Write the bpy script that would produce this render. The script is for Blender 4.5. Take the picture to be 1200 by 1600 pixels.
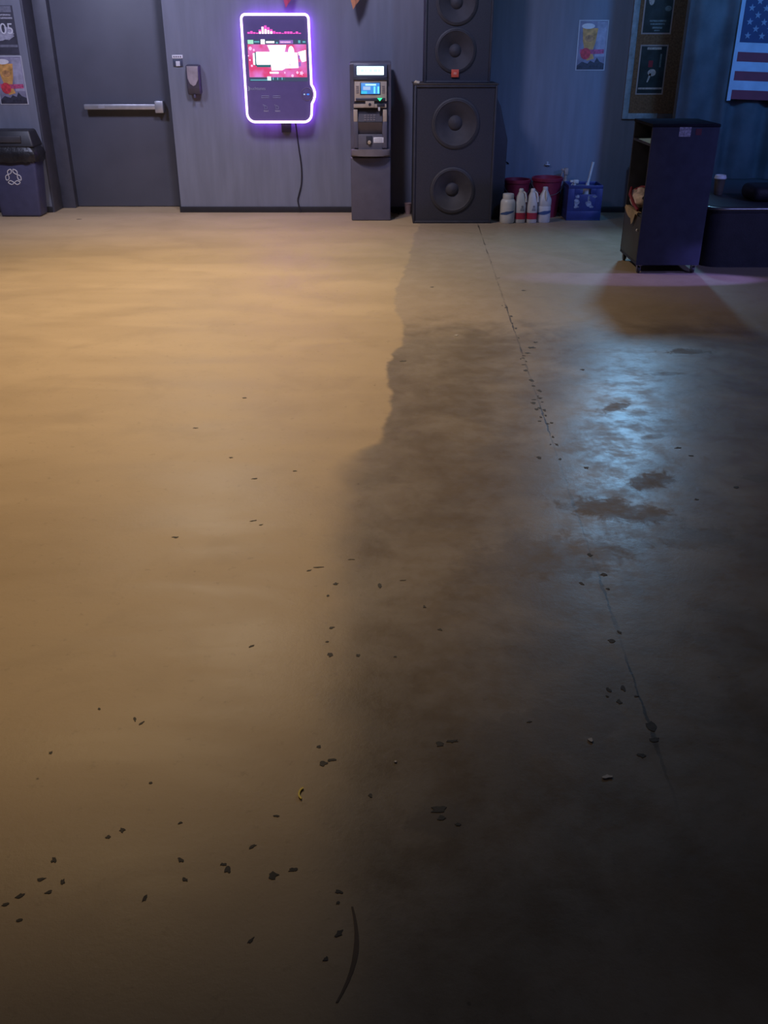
import bpy, bmesh, math, random
from mathutils import Vector, Matrix
R = math.radians
random.seed(7)
SC = bpy.context.scene
COL = SC.collection
for o in list(bpy.data.objects):
    bpy.data.objects.remove(o)

# ------------------------------------------------------------------ camera
cd = bpy.data.cameras.new('camera')
cd.sensor_fit = 'VERTICAL'; cd.sensor_height = 24.0; cd.lens = 24.0 * 1430 / 1600
cd.clip_start = 0.05; cd.clip_end = 100
cam = bpy.data.objects.new('camera', cd); COL.objects.link(cam)
cam.location = (0, 0, 1.5); cam.rotation_euler = (R(90 - 27.2), 0, 0)
SC.camera = cam
vs = SC.view_settings
vs.view_transform = 'Standard'; vs.look = 'None'; vs.gamma = 1.0; vs.exposure = 0.0
try: vs.use_curve_mapping = False
except Exception: pass

# ------------------------------------------------------------------ world + lamps
wd = bpy.data.worlds.new('world'); SC.world = wd; wd.use_nodes = True
bg = wd.node_tree.nodes['Background']
bg.inputs[0].default_value = (0.60, 0.58, 0.90, 1); bg.inputs[1].default_value = 0.020

def lamp(name, kind, loc, energy, color, aim=None, size=0.1, angle=90, blend=0.5):
    l = bpy.data.lights.new(name, kind); l.energy = energy; l.color = color
    if kind in ('SPOT', 'POINT'): l.shadow_soft_size = size
    if kind == 'AREA': l.size = size
    if kind == 'SPOT': l.spot_size = R(angle); l.spot_blend = blend
    o = bpy.data.objects.new(name, l); COL.objects.link(o); o.location = loc
    if aim is not None:
        o.rotation_euler = (Vector(aim) - Vector(loc)).to_track_quat('-Z', 'Y').to_euler()
    return o
WARM = (1.0, 0.80, 0.55)
# warm ceiling lamps over the left half of the room
lamp('warm_ceiling_lamp_far', 'SPOT', (-1.4, 7.0, 3.4), 520, WARM, (-1.5, 6.4, 0), 0.12, 124, 1.0)
lamp('warm_ceiling_lamp_near', 'SPOT', (-1.7, 4.2, 3.3), 225, (1.0, 0.68, 0.34), (-1.7, 4.2, 0), 0.10, 96, 0.42)
# cool fill added for the back wall; no such fixtures are seen
lamp('cool_wall_fill_middle', 'SPOT', (-0.8, 6.6, 3.4), 300, (0.66, 0.66, 1.0), (-1.0, 9.4, 1.85), 0.25, 105, 1.0)
lamp('cool_wall_fill_left', 'SPOT', (-3.1, 6.8, 3.4), 280, (0.62, 0.66, 1.0), (-3.2, 9.6, 1.3), 0.25, 95, 1.0)
# blue-white wash lamps fixed high on the back wall
lamp('blue_wash_lamp', 'SPOT', (2.5, 8.95, 2.35), 150, (0.26, 0.60, 1.0), (1.3, 3.4, 0), 0.14, 120, 0.6)
lamp('white_wash_lamp', 'SPOT', (-1.93, 9.2, 2.3), 16, (0.62, 0.82, 1.0), (-0.6, 3.2, 0), 0.06, 70, 0.8)
# violet effect lamp skimming the floor in front of the stage
lamp('violet_effect_lamp', 'SPOT', (5.2, 6.45, 0.9), 750, (0.30, 0.25, 1.0), (2.0, 6.55, 0), 0.03, 8.5, 0.4)
# deep blue stage wash on the back wall at the right
lamp('stage_blue_lamp', 'SPOT', (2.3, 5.2, 3.6), 130, (0.24, 0.50, 1.0), (2.0, 9.2, 1.8), 0.15, 75, 1.0)
lamp('drape_blue_fill', 'SPOT', (4.0, 5.0, 3.5), 640, (0.08, 0.36, 1.0), (3.7, 8.4, 1.9), 0.15, 58, 1.0)  # added fill that brightens the drape; no lamp seen there
lamp('stage_front_fill', 'SPOT', (4.6, 3.2, 2.6), 270, (0.30, 0.34, 1.0), (2.6, 6.9, 0.6), 0.15, 40, 1.0)  # added blue fill for podium front and stage skirt, source unseen

# ------------------------------------------------------------------ materials
MATS = {}
def mat(name, col, rough=0.6, metal=0.0, var=0.12, vscale=14.0, bump=0.0, bscale=120.0, emit=None, estr=0.0, spec=0.5):
    if name in MATS: return MATS[name]
    m = bpy.data.materials.new(name); m.use_nodes = True
    nt = m.node_tree; b = nt.nodes['Principled BSDF']
    b.inputs['Roughness'].default_value = rough; b.inputs['Metallic'].default_value = metal
    b.inputs['Specular IOR Level'].default_value = spec
    tc = nt.nodes.new('ShaderNodeTexCoord')
    n = nt.nodes.new('ShaderNodeTexNoise'); n.inputs['Scale'].default_value = vscale; n.inputs['Detail'].default_value = 4
    nt.links.new(tc.outputs['Object'], n.inputs['Vector'])
    r = nt.nodes.new('ShaderNodeValToRGB')
    lo = [c * (1 - var) for c in col]; hi = [min(1, c * (1 + var)) for c in col]
    r.color_ramp.elements[0].position = 0.3; r.color_ramp.elements[1].position = 0.7
    r.color_ramp.elements[0].color = (*lo, 1); r.color_ramp.elements[1].color = (*hi, 1)
    nt.links.new(n.outputs['Fac'], r.inputs['Fac']); nt.links.new(r.outputs['Color'], b.inputs['Base Color'])
    if bump:
        n2 = nt.nodes.new('ShaderNodeTexNoise'); n2.inputs['Scale'].default_value = bscale
        nt.links.new(tc.outputs['Object'], n2.inputs['Vector'])
        bp = nt.nodes.new('ShaderNodeBump'); bp.inputs['Strength'].default_value = bump; bp.inputs['Distance'].default_value = 0.01
        nt.links.new(n2.outputs['Fac'], bp.inputs['Height']); nt.links.new(bp.outputs['Normal'], b.inputs['Normal'])
    if emit:
        b.inputs['Emission Color'].default_value = (*emit, 1); b.inputs['Emission Strength'].default_value = estr
    MATS[name] = m
    return m
def glow(name, col, s):
    return mat(name, (0.02, 0.02, 0.03), 0.4, emit=col, estr=s)

# ------------------------------------------------------------------ mesh helpers
ORG = {}
def root(name, loc, label, cat, group=None):
    o = bpy.data.objects.new(name, None); COL.objects.link(o)
    o.location = loc; o.empty_display_size = 0.1
    o['label'] = label; o['category'] = cat
    if group: o['group'] = group
    ORG[o.name] = Vector(loc)
    return o
def tag(o, label, cat, group=None):
    o['label'] = label; o['category'] = cat
    if group: o['group'] = group
    return o
def obj(name, bm, m, parent=None, smooth=35, label=None, kind=None):
    """all shapes are given in room coordinates; a part is shifted into the frame of its thing"""
    me = bpy.data.meshes.new(name)
    bmesh.ops.recalc_face_normals(bm, faces=bm.faces[:])
    if parent is not None:
        org = ORG[parent.name]
    else:
        xs = [v.co for v in bm.verts]
        org = Vector(((min(v.x for v in xs) + max(v.x for v in xs)) / 2, (min(v.y for v in xs) + max(v.y for v in xs)) / 2, min(v.z for v in xs)))
        if kind == 'structure': org = Vector((0, 0, 0))
    bm.transform(Matrix.Translation(-org))
    bm.to_mesh(me); bm.free()
    if smooth:
        me.shade_smooth(); me.set_sharp_from_angle(angle=R(smooth))
    for x in (m if isinstance(m, (list, tuple)) else [m]): me.materials.append(x)
    o = bpy.data.objects.new(name, me); COL.objects.link(o)
    if parent is None: o.location = org
    else: o.parent = parent
    ORG[o.name] = org
    if label: o['label'] = label
    if kind: o['kind'] = kind
    return o
def BM(): return bmesh.new()
def box(bm, x0, x1, y0, y1, z0, z1, bev=0.0, seg=2):
    t = bmesh.new()
    bmesh.ops.create_cube(t, size=1)
    for v in t.verts:
        v.co = Vector((x0 + (v.co.x + .5) * (x1 - x0), y0 + (v.co.y + .5) * (y1 - y0), z0 + (v.co.z + .5) * (z1 - z0)))
    if bev:
        bmesh.ops.bevel(t, geom=t.edges[:], offset=bev, segments=seg, profile=0.5, affect='EDGES', clamp_overlap=True)
    return merge(bm, t)
def merge(bm, t, mtx=None):
    if mtx is not None: t.transform(mtx)
    me = bpy.data.meshes.new('tmp'); t.to_mesh(me); t.free()
    bm.from_mesh(me); bpy.data.meshes.remove(me)
    return bm
def lathe(bm, prof, cx, cy, cz=0, seg=24, axis='Z', sx=1.0, sy=1.0, cap=True):
    """profile of (radius, height) pairs turned about a vertical (Z) or front-facing (-Y) axis"""
    rings = []
    for r, h in prof:
        ring = []
        for i in range(seg):
            a = 2 * math.pi * i / seg
            if axis == 'Z': p = (cx + r * sx * math.cos(a), cy + r * sy * math.sin(a), cz + h)
            else: p = (cx + r * sx * math.cos(a), cy - h, cz + r * sy * math.sin(a))
            ring.append(bm.verts.new(p))
        rings.append(ring)
    for a, b in zip(rings, rings[1:]):
        for i in range(seg):
            j = (i + 1) % seg
            bm.faces.new((a[i], a[j], b[j], b[i]))
    if cap:
        if prof[0][0] > 1e-5: bm.faces.new(rings[0][::-1])
        if prof[-1][0] > 1e-5: bm.faces.new(rings[-1])
    return bm
def prism(bm, pts, y0, y1, plane='XZ'):
    """polygon extruded; plane XZ -> along y, XY -> along z, YZ -> along x"""
    def P(p, d):
        if plane == 'XZ': return (p[0], d, p[1])
        if plane == 'XY': return (p[0], p[1], d)
        return (d, p[0], p[1])
    a = [bm.verts.new(P(p, y0)) for p in pts]; b = [bm.verts.new(P(p, y1)) for p in pts]
    bm.faces.new(a); bm.faces.new(b[::-1])
    n = len(pts)
    for i in range(n):
        j = (i + 1) % n
        bm.faces.new((a[i], b[i], b[j], a[j]))
    return bm
def tube(bm, pts, r, seg=8, closed=False, flat=1.0):
    pts = [Vector(p) for p in pts]; n = len(pts); rings = []
    up = Vector((0, 1, 0))
    for i, p in enumerate(pts):
        if closed: d = pts[(i + 1) % n] - pts[i - 1]
        else: d = pts[min(i + 1, n - 1)] - pts[max(i - 1, 0)]
        d.normalize()
        ref = up if abs(d.dot(up)) < .9 else Vector((1, 0, 0))
        a = d.cross(ref).normalized(); b = d.cross(a).normalized()
        rr = r[i] if isinstance(r, (list, tuple)) else r
        rings.append([bm.verts.new(p + a * rr * math.cos(2 * math.pi * k / seg) + b * rr * flat * math.sin(2 * math.pi * k / seg)) for k in range(seg)])
    m = n if closed else n - 1
    for i in range(m):
        A, B = rings[i], rings[(i + 1) % n]
        for k in range(seg):
            l = (k + 1) % seg
            bm.faces.new((A[k], A[l], B[l], B[k]))
    if not closed:
        bm.faces.new(rings[0][::-1]); bm.faces.new(rings[-1])
    return bm
def rrect(x0, x1, z0, z1, r, seg=5, rb=None):
    rb = r if rb is None else rb
    out = []
    for cx, cz, a0, rr in ((x1 - r, z1 - r, 0, r), (x0 + r, z1 - r, 90, r), (x0 + rb, z0 + rb, 180, rb), (x1 - rb, z0 + rb, 270, rb)):
        for i in range(seg + 1):
            a = R(a0 + 90 * i / seg)
            out.append((cx + rr * math.cos(a), cz + rr * math.sin(a)))
    return out
def ell(cx, cz, rx, rz, n=18, a0=0):
    return [(cx + rx * math.cos(2 * math.pi * i / n + a0), cz + rz * math.sin(2 * math.pi * i / n + a0)) for i in range(n)]
def text(name, body, size, x, y, z, m, parent, depth=0.0006, align='CENTER', sx=1.0, label=None):
    cu = bpy.data.curves.new(name, 'FONT'); cu.body = body; cu.size = size; cu.align_x = align; cu.align_y = 'CENTER'; cu.extrude = depth
    t = bpy.data.objects.new('tmp_text', cu); COL.objects.link(t)
    dg = bpy.context.evaluated_depsgraph_get(); dg.update()
    me = bpy.data.meshes.new_from_object(t.evaluated_get(dg))
    bpy.data.objects.remove(t); bpy.data.curves.remove(cu)
    bm = BM(); bm.from_mesh(me); bpy.data.meshes.remove(me)
    bm.transform(Matrix.Translation((x, y, z)) @ Matrix.Rotation(R(90), 4, 'X') @ Matrix.Diagonal((sx, 1, 1, 1)))
    return obj(name, bm, m, parent, smooth=0, label=label)

# ------------------------------------------------------------------ floor
YW = 9.40          # face of the back wall
def floor_material():
    m = bpy.data.materials.new('worn_concrete'); m.use_nodes = True
    nt = m.node_tree; N = nt.nodes; L = nt.links; b = N['Principled BSDF']
    def node(t, **k):
        n = N.new(t)
        for a, v in k.items(): setattr(n, a, v)
        return n
    def M(op, a, b_=None, c=None, clamp=False):
        n = node('ShaderNodeMath', operation=op); n.use_clamp = clamp
        for i, v in enumerate((a, b_, c)):
            if v is None: continue
            if hasattr(v, 'links') or hasattr(v, 'is_linked'): L.new(v, n.inputs[i])
            else: n.inputs[i].default_value = v
        return n.outputs[0]
    def noise(scale, detail=4, rough=0.55, vec=None, dist=0.0):
        n = node('ShaderNodeTexNoise'); n.inputs['Scale'].default_value = scale; n.inputs['Detail'].default_value = detail
        n.inputs['Roughness'].default_value = rough; n.inputs['Distortion'].default_value = dist
        L.new(vec if vec is not None else pos, n.inputs['Vector']); return n.outputs['Fac']
    def smooth(v, lo, hi, a=0.0, c=1.0):
        n = node('ShaderNodeMapRange', interpolation_type='SMOOTHSTEP')
        for i, x in ((0, v), (1, lo), (2, hi), (3, a), (4, c)):
            if hasattr(x, 'is_linked'): L.new(x, n.inputs[i])
            else: n.inputs[i].default_value = x
        return n.outputs[0]
    def mix(f, a, c, mode='MIX'):
        n = node('ShaderNodeMix', data_type='RGBA', blend_type=mode)
        if hasattr(f, 'is_linked'): L.new(f, n.inputs[0])
        else: n.inputs[0].default_value = f
        for i, x in ((6, a), (7, c)):
            if hasattr(x, 'is_linked'): L.new(x, n.inputs[i])
            else: n.inputs[i].default_value = (*x, 1)
        return n.outputs[2]
    tc = node('ShaderNodeTexCoord'); pos = tc.outputs['Object']
    sep = node('ShaderNodeSeparateXYZ'); L.new(pos, sep.inputs[0]); x, y = sep.outputs[0], sep.outputs[1]
    # edge of the pale coating, running away from the viewer (metres)
    edge = [(0.0, -.09), (1.2, -.085), (1.5, -.12), (2.0, -.137), (2.7, -.15), (3.1, -.146), (3.34, -.133), (3.47, -.10), (3.60, -.01), (3.87, .017), (4.1, .036),
            (4.5, .016), (4.76, .041), (5.0, .111), (5.46, .097), (5.93, .062), (6.66, .139), (7.33, .20), (8.42, .286), (8.75, .308), (10, .33)]
    fc = node('ShaderNodeFloatCurve'); cu = fc.mapping.curves[0]
    pts = [(a / 10, e + .5) for a, e in edge]
    cu.points[0].location = pts[0]; cu.points[1].location = pts[-1]
    for p in pts[1:-1]: cu.points.new(*p)
    fc.mapping.update()
    L.new(M('DIVIDE', y, 10.0), fc.inputs['Value'])
    xb = M('SUBTRACT', fc.outputs[0], 0.5)
    n_edge = M('MULTIPLY', M('SUBTRACT', noise(5, 5), 0.5), 0.12)
    s = M('ADD', M('SUBTRACT', x, xb), n_edge)
    wdt = smooth(y, 3.2, 3.7, 0.11, 0.014)
    coat = M('SUBTRACT', 1.0, smooth(s, M('MULTIPLY', wdt, -1.0), wdt))     # 1 on pale coating
    # stretched (mopped) streaks on the pale side
    mp = node('ShaderNodeMapping'); mp.inputs['Scale'].default_value = (0.55, 1.7, 1); L.new(pos, mp.inputs['Vector'])
    streak = noise(1.6, 5, .6, mp.outputs[0], .6)
    fine = noise(26, 6, .7); mid = noise(3.1, 6, .62, None, .4); big = noise(0.9, 4, .5)
    pale = mix(smooth(streak, .25, .8), (0.41, 0.305, 0.188), (0.475, 0.357, 0.226))
    pale = mix(M('MULTIPLY', smooth(mid, .45, .75), .45), pale, (0.34, 0.25, 0.155))
    dark = mix(smooth(mid, .36, .66), (0.19, 0.152, 0.112), (0.27, 0.225, 0.178))
    dark = mix(M('MULTIPLY', smooth(big, .42, .66), .5), dark, (0.16, 0.12, 0.08))
    # back part of the dark side is paler
    back_pale = smooth(M('ADD', y, M('MULTIPLY', M('SUBTRACT', mid, .5), 0.9)), 5.0, 5.6)
    dark = mix(M('MULTIPLY', back_pale, .65), dark, (0.40, 0.305, 0.21))
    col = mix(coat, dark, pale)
    col = mix(M('MULTIPLY', smooth(fine, .58, .72), .22), col, (0.07, 0.05, 0.035))
    # worn brown stains with ragged outlines: x, y, half length, half width, turn
    rag = M('MULTIPLY', M('SUBTRACT', noise(17, 7, .7, None, .6), .5), 2.6)
    stain = None
    for (sx, sy, sa, sb_, sr, sv) in ((1.655, 4.83, .15, .055, .05, .95), (1.07, 3.98, .11, .045, .75, .7), (1.03, 3.18, .12, .07, .5, .8), (1.5, 2.95, .13, .07, .4, .7), (1.45, 3.2, .09, .04, -.1, .6),
                                      (.84, 2.93, .24, .09, -.3, .7), (1.42, 4.45, .12, .03, .1, .5), (1.08, 2.72, .16, .08, .3, .5), (.55, 2.6, .30, .16, .2, .45), (.40, 1.75, .25, .10, .3, .4), (.13, 1.46, .09, .06, .2, .6), (1.15, 3.62, .08, .03, .4, .5)):
        c_, s_ = math.cos(sr), math.sin(sr)
        dx = M('SUBTRACT', x, sx); dy_ = M('SUBTRACT', y, sy)
        u_ = M('MULTIPLY', M('ADD', M('MULTIPLY', dx, c_), M('MULTIPLY', dy_, s_)), 1 / sa)
        v_ = M('MULTIPLY', M('SUBTRACT', M('MULTIPLY', dy_, c_), M('MULTIPLY', dx, s_)), 1 / sb_)
        dd = M('ADD', M('SQRT', M('ADD', M('MULTIPLY', u_, u_), M('MULTIPLY', v_, v_))), rag)
        mk = M('MULTIPLY', M('SUBTRACT', 1.0, smooth(dd, .55, 1.1)), sv)
        stain = mk if stain is None else M('MAXIMUM', stain, mk)
    col = mix(M('MULTIPLY', stain, .8), col, (0.105, 0.072, 0.045))
    # saw-cut joint, chipped along its edges
    jx = M('ADD', M('MULTIPLY', y, 0.0305), 0.601)
    jd = M('ABSOLUTE', M('ADD', M('SUBTRACT', x, jx), M('MULTIPLY', M('SUBTRACT', noise(14, 5), .5), .02)))
    chipw = smooth(noise(4.2, 4, .8), .44, .70, .0035, .011)
    jm = M('SUBTRACT', 1.0, smooth(jd, M('MULTIPLY', chipw, .4), chipw))
    jvis = M('MULTIPLY', smooth(noise(2.3, 3), .42, .58, .25, 1.0), M('MULTIPLY', smooth(y, 1.4, 1.9), 0.8))
    jm = M('MULTIPLY', jm, jvis)
    col = mix(jm, col, (0.025, 0.018, 0.012))
    # fine specks
    vo = node('ShaderNodeTexVoronoi'); vo.inputs['Scale'].default_value = 9.0; L.new(pos, vo.inputs['Vector'])
    spk = M('MULTIPLY', M('SUBTRACT', 1.0, smooth(vo.outputs['Distance'], .018, .05)), smooth(noise(1.5, 3), .5, .62))
    col = mix(M('MULTIPLY', spk, .8), col, (0.03, 0.022, 0.016))
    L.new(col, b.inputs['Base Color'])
    rd = M('ADD', smooth(noise(9, 6, .7), .35, .68, .31, .48), M('MULTIPLY', back_pale, .12))
    rc = smooth(streak, .3, .7, .42, .55)
    rmix = node('ShaderNodeMix', data_type='FLOAT'); L.new(coat, rmix.inputs[0]); L.new(rd, rmix.inputs[2]); L.new(rc, rmix.inputs[3])
    L.new(M('ADD', rmix.outputs[0], M('MULTIPLY', stain, .22), None, True), b.inputs['Roughness'])
    b.inputs['Specular IOR Level'].default_value = 0.36
    hgt = M('SUBTRACT', M('ADD', M('MULTIPLY', fine, .35), M('MULTIPLY', noise(60, 5, .75), .3)), M('MULTIPLY', jm, .05))
    hgt = M('ADD', hgt, M('MULTIPLY', coat, .25))
    bp = node('ShaderNodeBump'); bp.inputs['Strength'].default_value = .22; bp.inputs['Distance'].default_value = .006
    L.new(hgt, bp.inputs['Height']); L.new(bp.outputs[0], b.inputs['Normal'])
    return m
bm = BM(); box(bm, -8, 8, -5, 10.2, -0.12, 0)
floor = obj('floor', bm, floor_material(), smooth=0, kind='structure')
floor['label'] = 'worn concrete floor, pale tan coating at left, dark brown at right'

# chips and stains in the floor: (x, y, half length, half width, turn, tone)
chip_m = mat('dark_chip', (0.050, 0.042, 0.034), .7, var=.3, vscale=60)
def chip(x, y, a, bw, rot, m=chip_m, name='chip', irr=.42, n=11):
    bm = BM(); pts = []
    for i in range(n):
        t = 2 * math.pi * i / n; k = 1 + random.uniform(-irr, irr)
        px, py = .8 * a * k * math.cos(t), .8 * bw * k * math.sin(t)
        pts.append((x + px * math.cos(rot) - py * math.sin(rot), y + px * math.sin(rot) + py * math.cos(rot)))
    prism(bm, pts, 0.0002, 0.0009, 'XY')
    return obj(name, bm, m, floor, smooth=0)
CHIPS = [(-.148,2.06,.012,.012,0),(-.071,2.055,.007,.008,.4),(-.142,1.633,.012,.010,.3),(-.155,1.69,.006,.006,0),(-.122,1.645,.011,.005,.2),
 (-.225,1.312,.013,.012,0),(-.185,1.325,.010,.005,.3),(-.318,1.325,.010,.012,.5),(-.328,1.338,.007,.005,0),(.135,1.700,.014,.009,.2),(.165,1.71,.016,.006,.1),
 (.125,1.463,.013,.009,.1),(.16,1.445,.010,.006,0),(.12,1.49,.02,.012,.3),(.66,1.76,.015,.022,.2),(.655,1.715,.014,.012,0),(.61,1.66,.012,.008,0),
 (-.03,1.53,.007,.009,.2),(-.012,2.42,.008,.016,.1),(-.15,2.43,.009,.008,.3),(-.17,2.36,.005,.006,0),(-.15,2.19,.010,.006,.6),(-.16,2.12,.006,.005,.3),
 (-.21,2.53,.018,.004,.05),(-.24,2.51,.012,.004,.3),(-.105,2.58,.012,.003,0),(-.56,1.43,.007,.008,0),(-.585,1.41,.006,.006,.3),(-.68,1.35,.007,.009,.2),(-.69,1.30,.009,.006,.4),
 (-.72,1.26,.011,.005,.6),(-.74,1.24,.008,.004,.2),(-.645,1.295,.006,.008,.7),(-.665,1.27,.008,.005,.6),(-.70,1.205,.010,.004,.3),(-.42,1.35,.005,.011,.9),(-.47,1.255,.004,.012,-.2),
 (-.40,1.30,.007,.005,-.7),(-.275,1.385,.010,.004,.7),(-.235,1.47,.008,.004,-.3),(-.37,2.10,.011,.004,.6),(-.44,1.45,.007,.003,.4),(-.25,1.16,.009,.004,.9),(-.085,1.175,.006,.012,-.5),
 (-.107,1.12,.006,.006,.2),(-.09,1.27,.009,.004,-.3),(-.09,1.245,.005,.005,0),(.03,2.05,.005,.004,0),(.12,2.3,.006,.008,.2),(.16,2.18,.008,.006,0),(.06,2.45,.010,.003,.1),
 (.585,1.905,.006,.012,.2),(.60,1.86,.009,.010,0),(.575,1.88,.005,.004,0),(.65,1.88,.007,.004,0),(.69,2.40,.006,.006,0),(.615,2.43,.008,.010,.3),(.36,1.78,.007,.003,.2),
 (-.62,1.79,.005,.012,.2),(-.60,1.775,.005,.010,-.5),(-.72,1.83,.004,.005,0),(-.79,1.67,.005,.006,0),(-.53,1.57,.006,.004,.2),(-.71,2.73,.012,.006,.1),(-.46,2.85,.014,.004,.4),(-.43,2.82,.010,.004,.6),
 (.10,4.66,.022,.010,.2),(1.02,4.52,.014,.012,0),(-1.63,3.55,.012,.010,0),(-.50,3.2,.012,.006,.2),(-.62,3.4,.009,.006,.1),(-.35,3.27,.010,.006,0),(-.82,3.72,.014,.007,.1),(-.66,4.1,.012,.008,0),
 (.80,3.30,.012,.012,0),(1.33,3.12,.016,.010,.3),(1.15,3.02,.010,.010,0),(1.22,3.5,.016,.010,.4),(1.25,3.42,.012,.008,0),(.81,4.9,.026,.02,.3),(.78,4.8,.018,.014,.2),(.85,5.0,.014,.012,.3),
 (.735,4.35,.015,.02,.1),(.75,4.2,.012,.018,.2),(.70,3.95,.010,.014,0),(.74,3.78,.010,.010,0),(.72,3.62,.008,.012,0),(.63,3.4,.012,.012,0),(.95,6.2,.02,.014,0),(-2.9,9.0,.03,.016,.2),(.33,6.3,.016,.01,.2)]
for k in range(34):
    yj = random.choice((random.uniform(3.3, 5.6), random.uniform(1.8, 6.8)))
    CHIPS.append((.601 + .0305 * yj + random.gauss(0, .014), yj, random.uniform(.004, .013), random.uniform(.006, .02), random.uniform(-.4, .4)))
for c in CHIPS: chip(*c)
bm = BM(); prism(bm, [(-.062 + .018*math.sin(t*2.6) - .03*t*t + s*.005*(1 - abs(2*t-1)*.6), 1.235 - .20*t) for s, rng in ((1, range(0, 11)), (-1, range(10, -1, -1))) for t in [k/10 for k in rng]], .0002, .0008, 'XY')
obj('scuff_mark', bm, mat('scuff_brown', (0.10, 0.062, 0.038), .7), floor, smooth=0)

# ------------------------------------------------------------------ walls
def wall_material(name, col):
    m = bpy.data.materials.new(name); m.use_nodes = True
    nt = m.node_tree; b = nt.nodes['Principled BSDF']; b.inputs['Roughness'].default_value = .62
    tc = nt.nodes.new('ShaderNodeTexCoord'); mp = nt.nodes.new('ShaderNodeMapping'); mp.inputs['Scale'].default_value = (1, 1, .12)
    nt.links.new(tc.outputs['Object'], mp.inputs['Vector'])
    n = nt.nodes.new('ShaderNodeTexNoise'); n.inputs['Scale'].default_value = 16; n.inputs['Detail'].default_value = 5
    nt.links.new(mp.outputs[0], n.inputs['Vector'])
    r = nt.nodes.new('ShaderNodeValToRGB'); r.color_ramp.elements[0].position = .3; r.color_ramp.elements[1].position = .72
    r.color_ramp.elements[0].color = (*[c * .88 for c in col], 1); r.color_ramp.elements[1].color = (*[c * 1.08 for c in col], 1)
    nt.links.new(n.outputs['Fac'], r.inputs[0]); nt.links.new(r.outputs[0], b.inputs['Base Color'])
    bp = nt.nodes.new('ShaderNodeBump'); bp.inputs['Strength'].default_value = .15; bp.inputs['Distance'].default_value = .01
    nt.links.new(n.outputs['Fac'], bp.inputs['Height']); nt.links.new(bp.outputs[0], b.inputs['Normal'])
    return m
wall_m = wall_material('slate_grey_paint', (0.165, 0.175, 0.225))
dwall_m = wall_material('dark_paint', (0.07, 0.075, 0.10))
RX0, RX1 = -3.27, -2.0     # recess of the door
bm = BM()
box(bm, -8, RX0, YW, 10.1, 0, 3.6); box(bm, RX1, 7, YW, 10.1, 0, 3.6); box(bm, RX0, RX1, YW, 10.1, 2.12, 3.6); box(bm, RX0, RX1, 9.82, 10.1, 0, 2.12)
obj('wall_back', bm, wall_m, smooth=0, kind='structure')
bm = BM(); box(bm, -8.2, -8, -5, 10.1, 0, 3.6); obj('wall_left', bm, dwall_m, smooth=0, kind='structure')
bm = BM(); box(bm, 7, 7.2, -5, 10.1, 0, 3.6); obj('wall_right', bm, dwall_m, smooth=0, kind='structure')
bm = BM(); box(bm, RX1 - .012, 0.9, YW - .014, YW, 0, .055, .003); box(bm, .9, 6.9, YW - .014, YW, 0, .055, .003); box(bm, -7.9, RX0, YW - .014, YW, 0, .055, .003)
obj('baseboard_back', bm, mat('black_vinyl', (0.018, 0.018, 0.024), .5), kind='structure')

# door in its recess
d = bpy.data.objects.new('door_1', None); COL.objects.link(d); d.location = (-2.65, 9.78, 0); d['kind'] = 'structure'; ORG[d.name] = Vector(d.location)
dm = mat('door_charcoal', (0.085, 0.088, 0.115), .5, var=.1, vscale=3)
bm = BM(); box(bm, -3.12, -2.06, 9.745, 9.80, .006, 2.05, .004); obj('door_leaf', bm, dm, d)
bm = BM(); box(bm, RX0, -3.12, 9.66, 9.80, 0, 2.12, .004); box(bm, -2.06, RX1, 9.70, 9.80, 0, 2.12, .004); box(bm, -3.12, -2.06, 9.70, 9.80, 2.05, 2.12, .004)
obj('door_frame', bm, mat('door_frame_paint', (0.065, 0.066, 0.088), .5), d)
bm = BM(); box(bm, RX0, RX0 + .02, YW + .0, 9.66, 0, 2.12, .003); obj('reveal_lining', bm, mat('reveal_paint', (0.065, 0.066, 0.088), .6), d)
bm = BM(); box(bm, -2.9, -2.17, 9.655, 9.70, .915, .962, .006); box(bm, -2.89, -2.86, 9.69, 9.745, .92, .957)
pb = obj('push_bar', bm, mat('brushed_steel', (0.50, 0.50, 0.54), .38, .65), d)
bm = BM(); box(bm, -2.215, -2.135, 9.65, 9.745, .885, .99, .006); obj('latch_case', bm, MATS['brushed_steel'], pb)
bm = BM(); box(bm, -2.76, -2.70, 9.6535, 9.655, .928, .95); obj('warning_print', bm, mat('grey_print', (.30, .30, .34), .5), pb)

# ------------------------------------------------------------------ recycling bin
b = root('recycling_bin', (-3.5, 9.24, 0), 'blue recycling bin with black lid and white recycling symbol beside the door', 'recycling bin')
blue_pl = mat('bin_blue_plastic', (0.055, 0.058, 0.125), .5, var=.12)
bm = BM()
for (z, x0, x1, y0, y1) in ((0, -3.70, -3.30, 9.125, 9.33),): pass
t = bmesh.new(); bmesh.ops.create_cube(t, size=1)
for v in t.verts:
    top = v.co.z > 0
    hx = .225 if top else .19
    hy = .125 if top else .105
    v.co = Vector((-3.49 + (hx if v.co.x > 0 else -hx), 9.235 + (hy if v.co.y > 0 else -hy), .545 if top else .0))
for v in t.verts:
    if v.co.z > .1: v.co.x -= .0
bmesh.ops.bevel(t, geom=t.edges[:], offset=.022, segments=3, profile=.5, affect='EDGES')
merge(bm, t); body = obj('body', bm, blue_pl, b)
bm = BM(); box(bm, -3.73, -3.25, 9.095, 9.375, .54, .575, .012); obj('rim', bm, blue_pl, b)
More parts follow.
